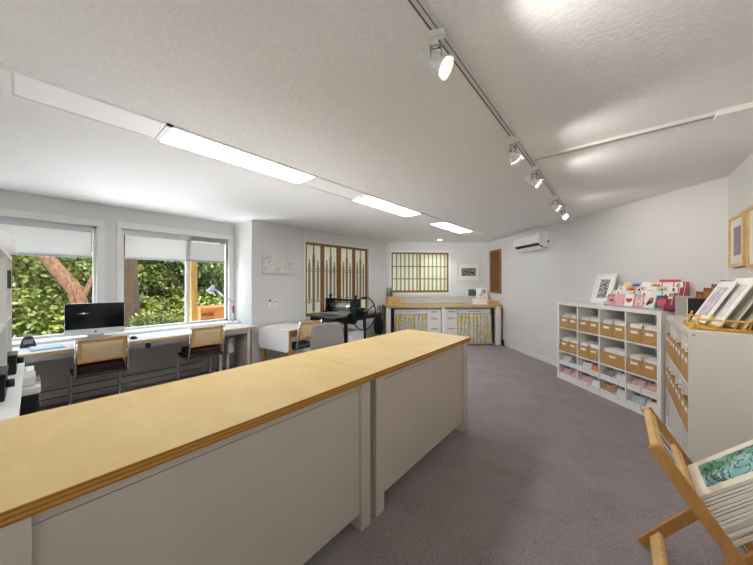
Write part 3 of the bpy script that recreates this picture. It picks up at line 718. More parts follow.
b = MB(); b.box(-.13, .13, -.07, .07, 0, .085, bev=.003); b.build('box', plain('orange_wood', '#d7a671', .6), t)
b = MB(); b.box(-.132, .132, -.072, .072, .085, .10, bev=.003); b.build('lid', plain('orange_wood_lid', '#e0b583', .6), t)

# framed print on the back wall
def frame_thing(name, label, cat, P, a, w, h, fw, dep, fm, face, mat_w, tilt=0, group=None, mount=mountm):
    t = thing(name, label, cat, P, 0, group, rot=Euler((tilt, 0, a)))
    b = MB(); hw = w/2
    b.box(-hw, -hw+fw, -dep, 0, 0, h, bev=.002); b.box(hw-fw, hw, -dep, 0, 0, h, bev=.002)
    b.box(-hw+fw, hw-fw, -dep, 0, 0, fw, bev=.002); b.box(-hw+fw, hw-fw, -dep, 0, h-fw, h, bev=.002); b.build('frame', fm, t)
    b = MB(); b.box(-hw+fw, hw-fw, -dep*.6, -.002, fw, h-fw); b.build('mount', mount, t)
    b = MB(); mx, mz = mat_w; b.box(-hw+mx, hw-mx, -dep*.6-.0012, -dep*.6, mz, h-mz); b.build('picture', face, t)
    return t
frame_thing('framed_print', 'white framed black and white block print on the back wall', 'picture', BW(2.115, .002, 1.478), AB, .60, .49, .03, .035,
            plain('cream_frame', '#d5d0c2', .5), art('block_print', 'vine', ['#2f3032', '#a9a79e'], 9), (.11, .145))

# ------------------------------------------------------------------ right wall things
t = thing('wooden_screen', 'narrow wooden lattice screen hanging near the far end of the right wall', 'screen', RW(.46, 0, 1.20), AR)
b = MB(); hw = .232; hh = 1.045; 
b.box(-hw, -hw+.05, -.05, 0, 0, hh, bev=.002); b.box(hw-.05, hw, -.05, 0, 0, hh, bev=.002); b.box(-hw+.05, hw-.05, -.05, 0, 0, .05); b.box(-hw+.05, hw-.05, -.05, 0, hh-.05, hh); b.build('frame', darkwood, t)
b = MB(); b.box(-hw+.05, hw-.05, -.016, -.004, .05, hh-.05); b.build('back_panel', wood('cedar_panel', '#57391f', '#6e4a2a', (3, 3, 10)), t)
b = MB()
for k in range(3): b.box(-hw+.05+(k+1)*.091-.02, -hw+.05+(k+1)*.091+.004, -.042, -.017, .05, hh-.05)
for z in (.35, .69): b.box(-hw+.05, hw-.05, -.036, -.017, z, z+.02)
b.build('lattice', darkwood, t)

t = thing('air_conditioner', 'white wall mounted air conditioner high on the right wall', 'air conditioner', RW(1.91, 0, 2.10), AR)
acw = plain('ac_white', '#e6e6e4', .35, var=.01); hw = .40
b = MB(); b.prism([(0, .0), (-.10, .0), (-.185, .055), (-.215, .10), (-.215, .245), (-.19, .272), (0, .272)], -hw, hw, M=Matrix(((0, 1, 0, 0), (1, 0, 0, 0), (0, 0, 1, 0), (0, 0, 0, 1))))
bmesh.ops.bevel(b.b, geom=b.b.edges[:], offset=.006, segments=2, affect='EDGES'); b.build('body', acw, t)
b = MB(); b.prism([(-.186, .054), (-.2015, .078), (-.198, .080), (-.105, .004), (-.10, .0)], -hw+.05, hw-.05, M=Matrix.Translation((0, -.001, -.004)) @ Matrix(((0, 1, 0, 0), (1, 0, 0, 0), (0, 0, 1, 0), (0, 0, 0, 1)))); b.build('outlet_slot', plain('outlet_dark', '#1a1b1c', .6), t)
b = MB(); b.box(-hw+.05, hw-.05, -.006, .006, -.05, .05, bev=.003, M=Matrix.Translation((0, -.135, -.004)) @ Matrix.Rotation(1.0, 4, 'X')); b.build('louver', acw, t)
b = MB(); b.box(-hw, hw, -.2165, -.214, .232, .236); b.build('panel_seam', greyp, t)
t = thing('pipe_cover', 'white mounting plate with a dark fitting beside the air conditioner', 'pipe cover', RW(2.335, 0, 2.09), AR)
b = MB(); b.box(-.022, .03, -.05, 0, 0, .29, bev=.004); b.build('cover', acw, t)
b = MB(); b.cyl((.005, -.065, .10), (.005, -.05, .10), .018); b.build('fitting', black, t)

# ------------------------------------------------------------------ cube shelves
def cube_shelf(name, label, loc, rz, Wd, D, Ht, ncol):
    """local x along the front, y into the shelf, front face at y = 0"""
    t = thing(name, label, 'shelf', loc, rz)
    e = .04; p = .016; cw = (Wd-2*e-(ncol-1)*p)/ncol; rh = .3387; zb = Ht-e-3*rh-2*p
    b = MB(); b.box(0, Wd, 0, D, Ht-e, Ht, bev=.0015); b.build('top', whitem, t)
    b = MB(); b.box(0, Wd, 0, D, 0, e, bev=.0015); b.build('base', whitem, t)
    for x in (0, Wd-e):
        b = MB(); b.box(x, x+e, 0, D, e, Ht-e, bev=.0015); b.build('side', whitem if ncol and name == 'cube_shelf' else whitem, t)
    for k in range(1, ncol):
        b = MB(); x = e+k*cw+(k-1)*p; b.box(x, x+p, .003, D, e, Ht-e); b.build('divider', whitem, t)
    for k in range(1, 3):
        b = MB(); z = zb+k*rh+(k-1)*p
        b.box(e, Wd-e, .002, D, z, z+p); b.build('shelf_board', whitem, t)
    b = MB(); b.box(e, Wd-e, D-.008, D-.002, e, Ht-e); b.build('back_panel', whitem, t)
    cells = [[(e+i*(cw+p), zb+(2-j)*(rh+p) if j < 2 else e, cw, rh) for i in range(ncol)] for j in range(3)]
    return t, cells
S1, off1 = 2.98, .40
sh1, cells = cube_shelf('cube_shelf', 'long white cube shelf of twelve compartments against the right wall', RW(S1, off1), AR, 1.47, .39, 1.16, 4)
b = MB()
for (x, z, w, h) in cells[2]: b.box(x, x+w, .006, .37, z+.186, z+.196)
b.build('insert_board', whitem, sh1)

labm = plain('label_white', '#ece9e2', .7, var=.03, vs=60)
def box_proto(w, d=.31, h=.162):
    t = thing('file_box', '', 'box')
    b = MB(); k = .004; hw = w/2
    b.box(-hw, hw, 0, d, 0, k); b.box(-hw, hw, 0, k, k, h); b.box(-hw, hw, d-k, d, k, h); b.box(-hw, -hw+k, k, d-k, k, h); b.box(hw-k, hw, k, d-k, k, h); b.build('carton', kraft, t)
    b = MB(); lw = min(.040, w*.28); b.box(-lw, lw, -.0015, 0, h-.062, h-.032); b.build('label', labm, t); return t
def sheaf_proto(w, d, h, seed):
    rd = random.Random(seed); t = thing('paper_sheaf', '', 'papers')
    b = MB(); y = .012
    while y < d-.03:
        hh = h+rd.uniform(-.012, .03); x0 = -w/2+rd.uniform(.004, .014); x1 = w/2-rd.uniform(.004, .014)
        b.box(x0, x1, y, y+.011, .004, hh, mi=rd.choice((0, 0, 0, 0, 1))); y += rd.uniform(.013, .022)
    b.build('sheets', [paper, plain('sheet_grey', '#bfc4cc', .7)], t)
    b = MB(); M = Matrix.Translation((0, d*.35, h+.034)) @ Matrix.Rotation(.05, 4, 'X') @ Matrix.Rotation(rd.uniform(-.12, .12), 4, 'Z')
    b.box(-w*.45, w*.45, -d*.3, d*.3, 0, .006, M=M); b.build('loose_sheet', paper, t); return t
COLN = ['leftmost', 'second', 'third', 'rightmost']; ROWN = ['top', 'middle', 'bottom']
LONG = 'the long white shelf'
bp = None; bw = None; sp = []
def put(o, proto_used, loc, rz, label, group):
    if not proto_used: o.location = loc; o.rotation_euler = (0, 0, rz); o['label'] = label; o['group'] = group; return o
    return dup(o, loc, rz, label, group)
bp = box_proto(.158); used = False
sps = [sheaf_proto(.15, .29, .165, k) for k in range(3)]; su = [False]*3
bwide = None
for j in range(2):
    for i, (x, z, w, h) in enumerate(cells[j]):
        if j == 1 and i == 2:
            bwide = box_proto(.318); bwide.location = RW(S1+x+w/2, off1-.012, z); bwide.rotation_euler = (0, 0, AR)
            bwide['label'] = 'single wide kraft file box in the middle row of ' + LONG; bwide['group'] = 'kraft file boxes on the long shelf'
            s_ = sheaf_proto(.30, .29, .165, 11); s_.location = RW(S1+x+w/2, off1-.016, z+.0005); s_.rotation_euler = (0, 0, AR)
            s_['label'] = 'wide sheaf of white papers in the single wide kraft box'; s_['group'] = 'papers in the file boxes'; continue
        for q, sd in enumerate(('left', 'right')):
            cxp = S1+x+w/2+(-.082 if q == 0 else .082)
            put(bp, used, RW(cxp, off1-.012, z), AR, '%s kraft file box, %s column, %s row of %s' % (sd, COLN[i], ROWN[j], LONG), 'kraft file boxes on the long shelf'); used = True
            k = random.randrange(3)
            put(sps[k], su[k], RW(cxp, off1-.016, z+.0005), AR, 'white papers in the %s kraft box, %s column, %s row, long shelf' % (sd, COLN[i], ROWN[j]), 'papers in the file boxes'); su[k] = True
# trays with cards in the bottom row
def tray_proto(w, d=.30):
    t = thing('card_tray', '', 'tray'); b = MB(); k = .004; hw = w/2
    b.box(-hw, hw, 0, d, 0, k); b.box(-hw, hw, 0, k, k, .060)
    b.prism([(0, k), (d, k), (d, .085), (.14, .085), (k, .060), (0, .06)], -hw, -hw+k, M=Matrix(((0, 1, 0, 0), (1, 0, 0, 0), (0, 0, 1, 0), (0, 0, 0, 1))))
    b.prism([(0, k), (d, k), (d, .085), (.14, .085), (k, .060), (0, .06)], hw-k, hw, M=Matrix(((0, 1, 0, 0), (1, 0, 0, 0), (0, 0, 1, 0), (0, 0, 0, 1))))
    b.box(-hw+k, hw-k, d-k, d, k, .085); b.build('tray', whitem, t)
    b = MB(); b.box(-.028, .028, -.0012, 0, .022, .046); b.build('label', plain('tray_label', '#d9dadc', .7), t); return t
CARDC = [('pink', ['#e6c6c8', '#d7a0a8', '#f3e9e7']), ('red and white', ['#efe7e2', '#d08a86', '#efe7e2']), ('white', ['#efece6', '#e1ddd6', '#f2f0ea']), ('grey blue', ['#8e9bb0', '#c5cbd6', '#66748e']),
         ('brown', ['#8a5e40', '#b98a62', '#d8c3a8']), ('pale yellow', ['#e9dca6', '#efe9d2', '#d9bf6a']), ('black and white', ['#e9e7e2', '#3a3b3d', '#efece6']), ('orange', ['#e2aa6d', '#d97a3c', '#f0dfc8'])]
cmats = [art('card_'+n.replace(' ', '_'), 'wash', c, 26, .55, i) for i, (n, c) in enumerate(CARDC)]
def file_card(k, w, h):
    t = thing('greeting_card', '', 'card'); b = MB(); M = Matrix.Rotation(-.42, 4, 'X'); b.box(-w/2, w/2, -.010, .010, 0, h, M=M)
    b.box(-w/2, w/2, -.0112, -.010, 0.002, h-.002, mi=1, M=M); b.build('card', [paper, cmats[k]], t); return t
fcp = {}
tp = tray_proto(.160); tu = False
CH = [[2, 0, 6], [6, 2, 0], [2, 6, 2], [7, 2, 4], [6, 2, 6], [2, 4, 0], [0, 2, 5], [1, 2, 0]], [[0, 2, 1], [0, 1, 2], [0, 2, 6], [2, 6, 0], [4, 2, 6], [2, 4, 2], [3, 2, 3], [2, 1, 2]]
for lv, (lvn, zz) in enumerate((('upper', .196), ('lower', 0))):
    for i, (x, z, w, h) in enumerate(cells[2]):
        for q, sd in enumerate(('left', 'right')):
            s_ = S1+x+w/2+(-.083 if q == 0 else .083)
            desc = '%s %s tray, %s column, bottom row, long shelf' % (lvn, sd, COLN[i])
            put(tp, tu, RW(s_, off1-.006, z+zz), AR, 'low white card tray: ' + desc, 'card trays on the long shelf'); tu = True
            for m in range(3):
                kk = CH[lv][i*2+q][m]; hh = .118
                if kk not in fcp: o = file_card(kk, .142, hh); fcp[kk] = o; uu = False
                else: o = fcp[kk]; uu = True
                put(o, uu, RW(s_+random.uniform(-.003, .003), off1-.045-.085*m, z+zz+.008), AR, '%s card, %s of %s' % (CARDC[kk][0], ('front', 'middle', 'back')[m], desc), 'greeting cards filed in the trays')

# framed print leaning on the wall, on top of the long shelf
TOPZ = 1.128; TOPL = 1.16
frame_thing('framed_print', 'white framed black and white print leaning on top of the long shelf', 'picture', RW(3.49, .165, TOPL+.004), AR, .295, .43, .022, .022, whitem,
            art('ornament_print', 'vine', ['#33383e', '#d4d6d5'], 10), (.078, .08), tilt=-.30, mount=paper)

# tiered card display
DS0, DS1 = 3.73, 4.425
t = thing('card_display', 'tiered pink and clear card display stand on top of the long shelf', 'display stand', RW(DS0, 0, TOPL), AR)
L = DS1-DS0; OFF = [.335, .262, .189, .116]; BZ = [.012, .062, .112, .162]
pinkac = plain('pink_acrylic', '#d75f78', .25)
b = MB()
for o_, z in zip(OFF, BZ): b.box(.004, L-.004, -o_-.008, -o_+.055, z-.006, z); b.box(.004, L-.004, -o_-.012, -o_-.008, z-.006, z+.018)
b.build('tiers', clearm, t)
for x in (0, L-.004):
    b = MB(); pr = [(-.35, 0), (-.03, 0), (-.03, .31), (-.10, .31), (-.10, .25), (-.165, .25), (-.165, .19), (-.235, .19), (-.235, .13), (-.31, .13), (-.31, .06), (-.35, .06)]
    b.prism(pr, x, x+.004, M=Matrix(((0, 1, 0, 0), (1, 0, 0, 0), (0, 0, 1, 0), (0, 0, 0, 1)))); b.build('side_panel', pinkac if x else clearm, t)
b = MB(); b.box(L-.27, L-.065, -.055, -.045, .002, .335); b.build('back_header', pinkac, t)
b = MB(); b.box(.004, L-.004, -.345, -.04, 0, .006); b.build('base', clearm, t)
ROWC = [[('dusty pink floral', '#d9b0ab', 'floral'), ('plain pink', '#e6a3b4', None), ('white red heart', '#f0ebe6', 'heart'), ('pink bordered', '#d9a1a4', 'border'), ('white with dark leaves and red bloom', '#e8e6e1', 'bloom'), ('dark teal pink blossom', '#3d5560', 'blossom')],
        [('white with small red print', '#f2efe9', 'dots'), ('pale blue', '#d8e2ea', None), ('green and white', '#d5dccb', 'floral'), ('white with red spot', '#f1eee8', 'dots'), ('pale green', '#dfe6df', None), ('cream with brown print', '#ece4d8', 'dots')],
        [('white and pink', '#f0e6e4', 'dots'), ('orange', '#e8a25c', 'bloom'), ('pink and grey', '#dcc8c9', 'floral'), ('white with pink print', '#efe9e6', 'dots'), ('grey green', '#c5cec4', 'floral'), ('white with green print', '#ecece4', 'dots')],
        [('pale yellow', '#e6dc9c', None), ('lavender blue', '#aab5dd', 'bloom'), ('white', '#f3f1ec', None), ('white with orange print', '#efe3cf', 'bloom'), ('cream', '#ece6da', None), ('white with green print', '#e9ebe0', 'dots')]]
ORD = ['first', 'second', 'third', 'fourth', 'fifth', 'sixth']; RN = ['front', 'second', 'third', 'top']
redk = plain('red_ink', '#c8443f', .6); pinkk = plain('pink_ink', '#e58a9c', .6); grk = plain('green_ink', '#5c7a58', .6); ork = plain('orange_ink_card', '#d98442', .6); darkk = plain('dark_ink', '#33424a', .6)
def disc(b, x, z, r, M, mi=0, d=0): b.lathe([(0, 0), (r, 0), (r, .0006), (0, .0006)], 12, mi, M=M @ Matrix.Translation((x, -.0018-d, z)) @ Matrix.Rotation(PI/2, 4, 'X'))
for j in range(4):
    for i in range(6):
        nm, col, mo = ROWC[j][i]; w, h = .104, (.152 if j == 0 else .145)
        t = thing('greeting_card', '%s card, %s from left, %s row of the display' % (nm, ORD[i], RN[j]), 'card', RW(DS0+.014+w/2+i*.1165, OFF[j]-.010, TOPL+BZ[j]+.001), AR, 'greeting cards on the display stand')
        M = Matrix.Rotation(-.22, 4, 'X')
        b = MB(); b.box(-w/2, w/2, -.0015, .0015, 0, h, M=M); b.build('card', plain('card_stock', col, .55, var=.03, vs=30), t)
        if not mo: continue
        b = MB(); ms = [redk]
        if mo == 'heart':
            p = [(.040*math.sin(a)**3, .034*(13*math.cos(a)-5*math.cos(2*a)-2*math.cos(3*a)-math.cos(4*a))/15) for a in [2*PI*k/36 for k in range(36)]]
            b.prism([(x, z+h*.52) for x, z in p], -.0022, -.0016, M=M)
        elif mo == 'border':
            b.box(-.034, .034, -.0022, -.0016, .035, h-.035, M=M); ms = [plain('pale_pink_panel', '#ecd4d0', .6), redk]
            for k in range(9): disc(b, .018*math.cos(k*.7), h/2+.034*math.sin(k*.7), .007, M, 1, .0006)
        elif mo == 'blossom':
            ms = [plain('blossom_pink', '#e0566f', .6), ork]
            for k in range(6): disc(b, .004+.026*math.cos(k*PI/3), h*.5+.026*math.sin(k*PI/3), .020, M)
            disc(b, .004, h*.5, .011, M, 1, .0007)
        elif mo == 'bloom':
            ms = [ork if j else redk, grk if j else darkk, pinkk]
            if j == 0:
                for k in range(7): disc(b, -.02+.011*k*.6, .05+.012*(k % 3)+.004*k, .015, M, 1)
                disc(b, .012, h*.66, .026, M, 0, .0007); disc(b, .012, h*.66, .010, M, 2, .0014)
            else:
                ms = [plain('bloom_ink', {'orange': '#d9662f', 'lavender blue': '#5d6cc0'}.get(nm, '#d99a4e'), .6)]
                for k in range(5): disc(b, -.03+.015*k, h*.72+.008*(k % 2), .015, M)
        elif mo == 'floral':
            ms = [grk if j else redk, pinkk, darkk]; rd = random.Random(i+j*10)
            for k in range(12): disc(b, rd.uniform(-.036, .036), rd.uniform(.03, h-.02), rd.uniform(.006, .013), M, rd.randrange(3), .0004*k/12)
        else:
            ms = [redk, grk, pinkk]; rd = random.Random(i+j*10+5)
            c_ = 1 if 'green' in nm else (2 if 'pink' in nm else 0)
            for k in range(4): disc(b, rd.uniform(-.03, .03), rd.uniform(h*.62, h*.85), rd.uniform(.006, .012), M, c_, .0004*k/4)
        b.build('printed_motif', ms, t)
t = thing('card_bundle', 'flat red and dark pile of cards lying at the end of the card display', 'cards', RW(4.43, .27, TOPL), AR+.2)
b = MB(); b.box(-.02, .035, -.06, .10, 0, .012); b.build('lower_cards', plain('dark_red_cards', '#8a2f35', .6), t)
b = MB(); b.box(-.018, .03, -.05, .09, .012, .02); b.build('upper_cards', plain('dark_cards', '#3a3034', .6), t)

# second shelf, its closed end towards the camera
sh2, cells2 = cube_shelf('cube_shelf', 'white cube shelf with its blank end panel facing the camera, under the rack of prints', (.375, 4.21, 0), -PI/2, 1.297, .385, 1.128, 4)
for nm in list(sh2.children):
    if nm.name.startswith(('side', 'top')): nm.data.materials[0] = offwh
b = MB(); b.cyl((1.2972, .022, 1.102), (1.2988, .022, 1.102), .007, n=12); b.build('screw_cap', greyp, sh2)
ND = ['far', 'next to far', 'next to near', 'near']
bp2 = box_proto(.138, .30, .20); u2 = False; sp2 = sheaf_proto(.128, .28, .205, 21); us2 = False
tp2 = tray_proto(.134); ut2 = False
def S2(x, y, z): return Vector((.375+y, 4.21-x, z))
for j in range(3):
    for i, (x, z, w, h) in enumerate(cells2[j]):
        for q, sd in enumerate(('farther', 'nearer')):
            xc = x+w/2+(-.071 if q == 0 else .071)
            d_ = '%s of the pair, %s column, %s row, end-panelled shelf' % (sd, ND[i], ROWN[j])
            if j < 2:
                put(bp2, u2, S2(xc, .001, z), -PI/2, 'kraft box, ' + d_, 'kraft boxes on the second shelf'); u2 = True
                if (i+j) % 2 or q: put(sp2, us2, S2(xc, .005, z+.0005), -PI/2, 'papers in kraft box, ' + d_, 'papers on the second shelf'); us2 = True
            elif q == 0 or i > 1:
                put(tp2, ut2, S2(xc, .003, z), -PI/2, 'white card tray, ' + d_, 'card trays on the second shelf'); ut2 = True

# things on the second shelf
t = thing('print_rack', 'yellow wooden dowel rack holding leaning prints on the second shelf', 'rack', (.58, 3.17, TOPZ))
b = MB()
for y in (-.13, .02, .16): b.cyl((-.185, y, .012), (.185, y, .012), .010, n=10)
for x in (-.175, -.06, .06, .175): b.cyl((x, -.15, .028), (x, .18, .028), .008, n=10)
b.build('base_rails', bamboo, t)
for x in (-.16, -.10, -.04, .02, .08, .14):
    for y in (-.13, .16):
        b = MB(); b.cyl((x, y, .015), (x+.026, y, .115), .006, n=8); b.build('peg', bamboo, t)
b = MB(); b.cyl((-.15, -.15, .075), (.185, -.15, .075), .007, n=8); b.cyl((-.17, .18, .075), (.185, .18, .075), .007, n=8)
for x in (-.15, .17):
    for y in (-.15, .18): b.cyl((x, y, .015), (x, y, .085), .007, n=8)
b.build('front_rail', bamboo, t)
PR = [(-.115, .11, .29, .345, 'leftmost print in the dowel rack, pale with a purple and dark scene', ['#ebe8ea', '#d9d4dc', '#b0a9b8', '#eeece8']),
      (-.068, -.015, .30, .37, 'second print in the dowel rack, white sheet with a grey sketch, nearest its front', ['#f0eeea', '#e6e3de', '#cfcaca', '#f4f2ee']),
      (-.008, .005, .31, .375, 'third print in the dowel rack, cream with a brown edge', ['#ebe5d9', '#e0d9cb', '#c9bfae', '#f0ebe0']),
      (.045, .01, .32, .365, 'fourth print in the dowel rack, cream matted', ['#e8e1d3', '#ddd5c5', '#bfb5a1', '#ede7da']),
      (.100, .005, .30, .34, 'fifth print in the dowel rack, close to the wall', ['#e9e6df', '#dad5ca', '#b3aea5', '#f0ece5'])]
for k, (x, y, w, h, lab, cols) in enumerate(PR):
    t = thing('matted_print', lab, 'print', (.58+x, 3.17+y, TOPZ+.037), 0, 'prints in the dowel rack', rot=Euler((0, .47, .09)))
    b = MB(); b.box(0, .007, -w/2, w/2, 0, h, bev=.001); b.build('mat_board', paper2 if k > 1 else paper, t)
    b = MB(); b.box(-.001, 0, -w/2+.05, w/2-.05, .06, h-.05); b.build('picture', art('rack_print', 'wash', cols, 9, .5, k+3), t)
t = thing('black_folder', 'black folder with a white edge standing behind the dowel rack', 'folder', (.545, 3.74, TOPZ), -.10, rot=Euler((-.10, 0, -.10)))
b = MB(); b.box(-.07, .07, 0, .012, .0, .195, bev=.002); b.build('cover', black, t)
b = MB(); b.box(-.074, -.0705, .001, .05, .0, .190); b.box(-.07, .07, .013, .05, .001, .188); b.build('pages', paper, t)
for k, (x, y, h) in enumerate(((.575, 4.02, .25), (.615, 3.99, .285), (.655, 3.96, .32), (.70, 3.93, .355))):
    t = thing('kraft_card', 'brown kraft card behind the black folder, %s of four' % ('shortest', 'second shortest', 'second tallest', 'tallest')[k], 'card', (x, y, TOPZ), 0, 'brown kraft cards behind the folder', rot=Euler((-.06, .10, -.10)))
    b = MB(); b.box(-.035, .035, 0, .010, 0.005, h, bev=.001); b.build('card', kraft2, t)
    b = MB(); b.box(-.030, .030, -.0008, 0, .02, h-.03); b.build('print', plain('light_brown_print', '#a87850', .8, var=.15, vs=20), t)
t = thing('grey_box', 'flat grey carton standing in the corner between the card display and the kraft cards', 'box', (.52, 4.13, TOPZ), -.75)
b = MB(); b.box(-.09, .09, -.02, .02, 0, .19, bev=.002); b.build('carton', plain('grey_carton', '#a39d98', .7), t)
b = MB(); b.box(-.092, .092, -.022, .022, .19, .202, bev=.002); b.build('lid', plain('grey_lid', '#b0aaa5', .7), t)

# pictures on the near right wall
frame_thing('framed_print', 'pale wood framed print of a mauve panel, farther of the two on the right wall', 'picture', (.808, 3.905, 1.60), -PI/2, .42, .445, .028, .034, framew, art('mauve_print', 'wash', ['#a98f90', '#8d7f86', '#b7a19c'], 7), (.11, .10), mount=paper2)
frame_thing('framed_print', 'pale wood framed print of a green panel, nearer of the two on the right wall', 'picture', (.808, 3.41, 1.575), -PI/2, .44, .475, .028, .034, framew, art('green_print', 'wash', ['#8f9a7e', '#a9b39a', '#77866e'], 7, .5, 4), (.11, .10), mount=paper2)

# ------------------------------------------------------------------ print browser
RX, RY = .350, 1.95
t = thing('print_browser', 'folding wooden print browser with crossed legs in the near corner', 'print rack', (RX, RY, 0))
def bar(b, p0, p1, wd, y0, y1, ext=0, mi=0):
    a = Vector(p0); c = Vector(p1); d = (c-a).normalized(); nn = Vector((-d.y, d.x))*wd/2; a = a-d*ext; c = c+d*ext
    b.prism([tuple(a+nn), tuple(a-nn), tuple(c-nn), tuple(c+nn)], y0, y1, mi)
A0, A1 = Vector((-.232, .765)), Vector((.245, .022)); B0, B1 = Vector((-.252, .022)), Vector((.305, .775))
oakd = wood('honey_wood', '#a9793f', '#bd8d50', (14, 3, 3))
for y in (-.25, .228):
    b = MB(); bar(b, A0, A1, .046, y, y+.022); b.build('rail', oakd, t)
for y in (-.226, .204):
    b = MB(); bar(b, B0, B1, .046, y, y+.022); b.build('rail', oakd, t)
def slat(P, Q, f0, f1, th, y0, y1):
    b = MB(); p = P.lerp(Q, f0); q = P.lerp(Q, f1); bar(b, p, q, th, y0, y1)
    bmesh.ops.bevel(b.b, geom=b.b.edges[:], offset=.004, segments=2, affect='EDGES'); b.build('cross_slat', pinew, t)
slat(A0, A1, .0, .055, .030, -.228, .228); slat(A0, A1, .21, .265, .026, -.228, .228); slat(A0, A1, .80, .86, .026, -.228, .228)
slat(B0, B1, .07, .14, .022, -.204, .204); slat(B0, B1, .93, .99, .022, -.204, .204); slat(B0, B1, .60, .66, .022, -.204, .204)
b = MB()
for y in (-.13, 0, .13): b.cyl((A0.lerp(A1, .03).x, y, A0.lerp(A1, .03).y), (A0.lerp(A1, .82).x, y, A0.lerp(A1, .82).y), .003, n=8)
b.build('wire', alum, t)
b = MB(); cr = Vector((.006, .395))
for y in (-.252, .228-.026): b.cyl((cr.x, y, cr.y), (cr.x, y+.05, cr.y), .010, n=12)
b.build('pivot', steel, t)

# stack of matted prints lying in the browser
Ad = (A0-A1).normalized(); st = Vector((-.008, .412)) + Vector((.0135, .009)); N = 13; dist = 0
WID = [.40, .36, .38, .30, .34, .28, .32, .26, .30, .25, .27, .27, .265]
COLP = [['#d8d2c4', '#9a917d', '#c2b8a2'], ['#cfc9bd', '#8b8a88', '#b5b0a6']]
for k in range(N):
    th = .008 if k % 3 else .013
    ang = math.radians(51-6.0*k/(N-1)); p = st+Ad*dist; dist += th+.0040
    top = k == N-1; lng = .40-.006*(k % 4) if not top else .44; wd = WID[k]
    yc = (-.16+wd/2) if k > 5 else (-.17+wd/2+.01*(k % 2))
    lab = 'matted print of a teal green swirling scene, on top of the browser stack' if top else '%s cream matted print from the bottom of the browser stack' % ('lowest', 'second', 'third', 'fourth', 'fifth', 'sixth', 'seventh', 'eighth', 'ninth', 'tenth', 'eleventh', 'twelfth')[k]
    t = thing('matted_print', lab, 'print', (RX+p.x, RY+yc, p.y), 0, 'matted prints in the browser', rot=Euler((0, -ang, 0)))
    b = MB(); b.box(0, lng, -wd/2, wd/2, 0, th, bev=.001); b.build('mat_board', (mountm, paper2, paper)[k % 3] if not top else plain('cream_mat', '#ded6c6', .75), t)
    b = MB(); m = .042; b.box(m, lng-m, -wd/2+m, wd/2-m, th, th+.0008)
    b.build('picture', art('teal_scene', 'swirl', ['#23302f', '#4c8a63', '#9cc3bf', '#6fa5ac'], 8, .4) if top else art('stack_print', 'wash', COLP[k % 2], 8, .5, k), t)

# ------------------------------------------------------------------ left foreground
t = thing('side_table', 'white side table at the left edge, under the hutch shelf', 'table', (-3.20, -.36, 0))
b = MB(); b.box(-.93, .75, -.31, .31, .718, .75, bev=.002); b.build('tabletop', whitem, t)
for x in (-.90, .72):
    for y in (-.27, .27):
        b = MB(); b.box(x-.02, x+.02, y-.02, y+.02, 0, .718); b.build('leg', whitem, t)
t = thing('hutch_shelf', 'tall white open hutch shelf standing on the side table', 'shelf', (-3.20, -.30, .75))
for x in (-.93, -.2, .55):
    b = MB(); b.box(x, x+.028, -.14, .178, 0, .905, bev=.0015); b.build('side', whitem, t)
b = MB(); b.box(-.935, .585, -.145, .18, .905, .935, bev=.0015); b.build('top', whitem, t)
b = MB(); b.box(-.902, .55, -.14, .170, .40, .422); b.build('shelf_board', whitem, t)
b = MB(); b.box(-.93, .578, -.15, -.141, 0, .905); b.build('back_panel', trimw, t)
b = MB(); b.box(-.899, -.892, .09, .176, .66, .82); b.build('hinge_plate', plain('dark_plate', '#4a4c50', .5), t)
t = thing('white_dome', 'round white domed shade standing on top of the hutch shelf', 'lamp', (-3.58, -.235, 1.685))
b = MB(); b.lathe([(.128, 0), (.150, .03), (.150, .06), (.135, .115), (.095, .165), (.04, .19), (0, .195)], 32); b.build('shade', plain('dome_white', '#f0efec', .5, var=.01), t)
b = MB(); b.lathe([(0, 0), (.10, 0), (.128, .001), (.128, .004), (0, .006)], 28); b.build('base', whitem, t)
t = thing('glass_jar', 'bluish glass jar on the side table under the hutch', 'jar', (-3.86, -.22, .75))
b = MB(); b.lathe([(0, 0), (.06, 0), (.065, .02), (.065, .20), (.05, .24), (.05, .27)], 22); b.build('jar', plain('blue_green_glass', '#8fb0b0', .1), t)
b = MB(); b.lathe([(.0, .285), (.052, .285), (.054, .27), (0, .27)], 22); b.build('lid', steel, t)
def gadget(label, loc, w, d, h, knob):
    t = thing('label_machine', label, 'machine', loc, 0, 'black machines on the side table')
    b = MB(); b.box(-w/2, w/2, -d/2, d/2, 0, h, bev=.008); b.build('body', black, t)
    b = MB(); b.box(-w/2+.02, w/2-.02, d/2-.06, d/2+.004, h-.002, h+.025, bev=.004); b.build('head', black, t)
    b = MB(); b.cyl((knob, d/2, h*.62), (knob, d/2+.035, h*.62), .026, n=18); b.build('knob', plain('knob_black', '#202124', .5), t)
    b = MB(); b.box(-w/2+.03, w/2-.03, d/2, d/2+.003, h*.15, h*.4); b.build('slot', greyp, t)
gadget('black boxy machine with a side knob, farther one on the side table', (-3.70, -.17, .75), .26, .17, .125, -.05)
gadget('black boxy machine with a side knob, nearer one on the side table', (-2.98, -.19, .75), .34, .16, .135, .06)

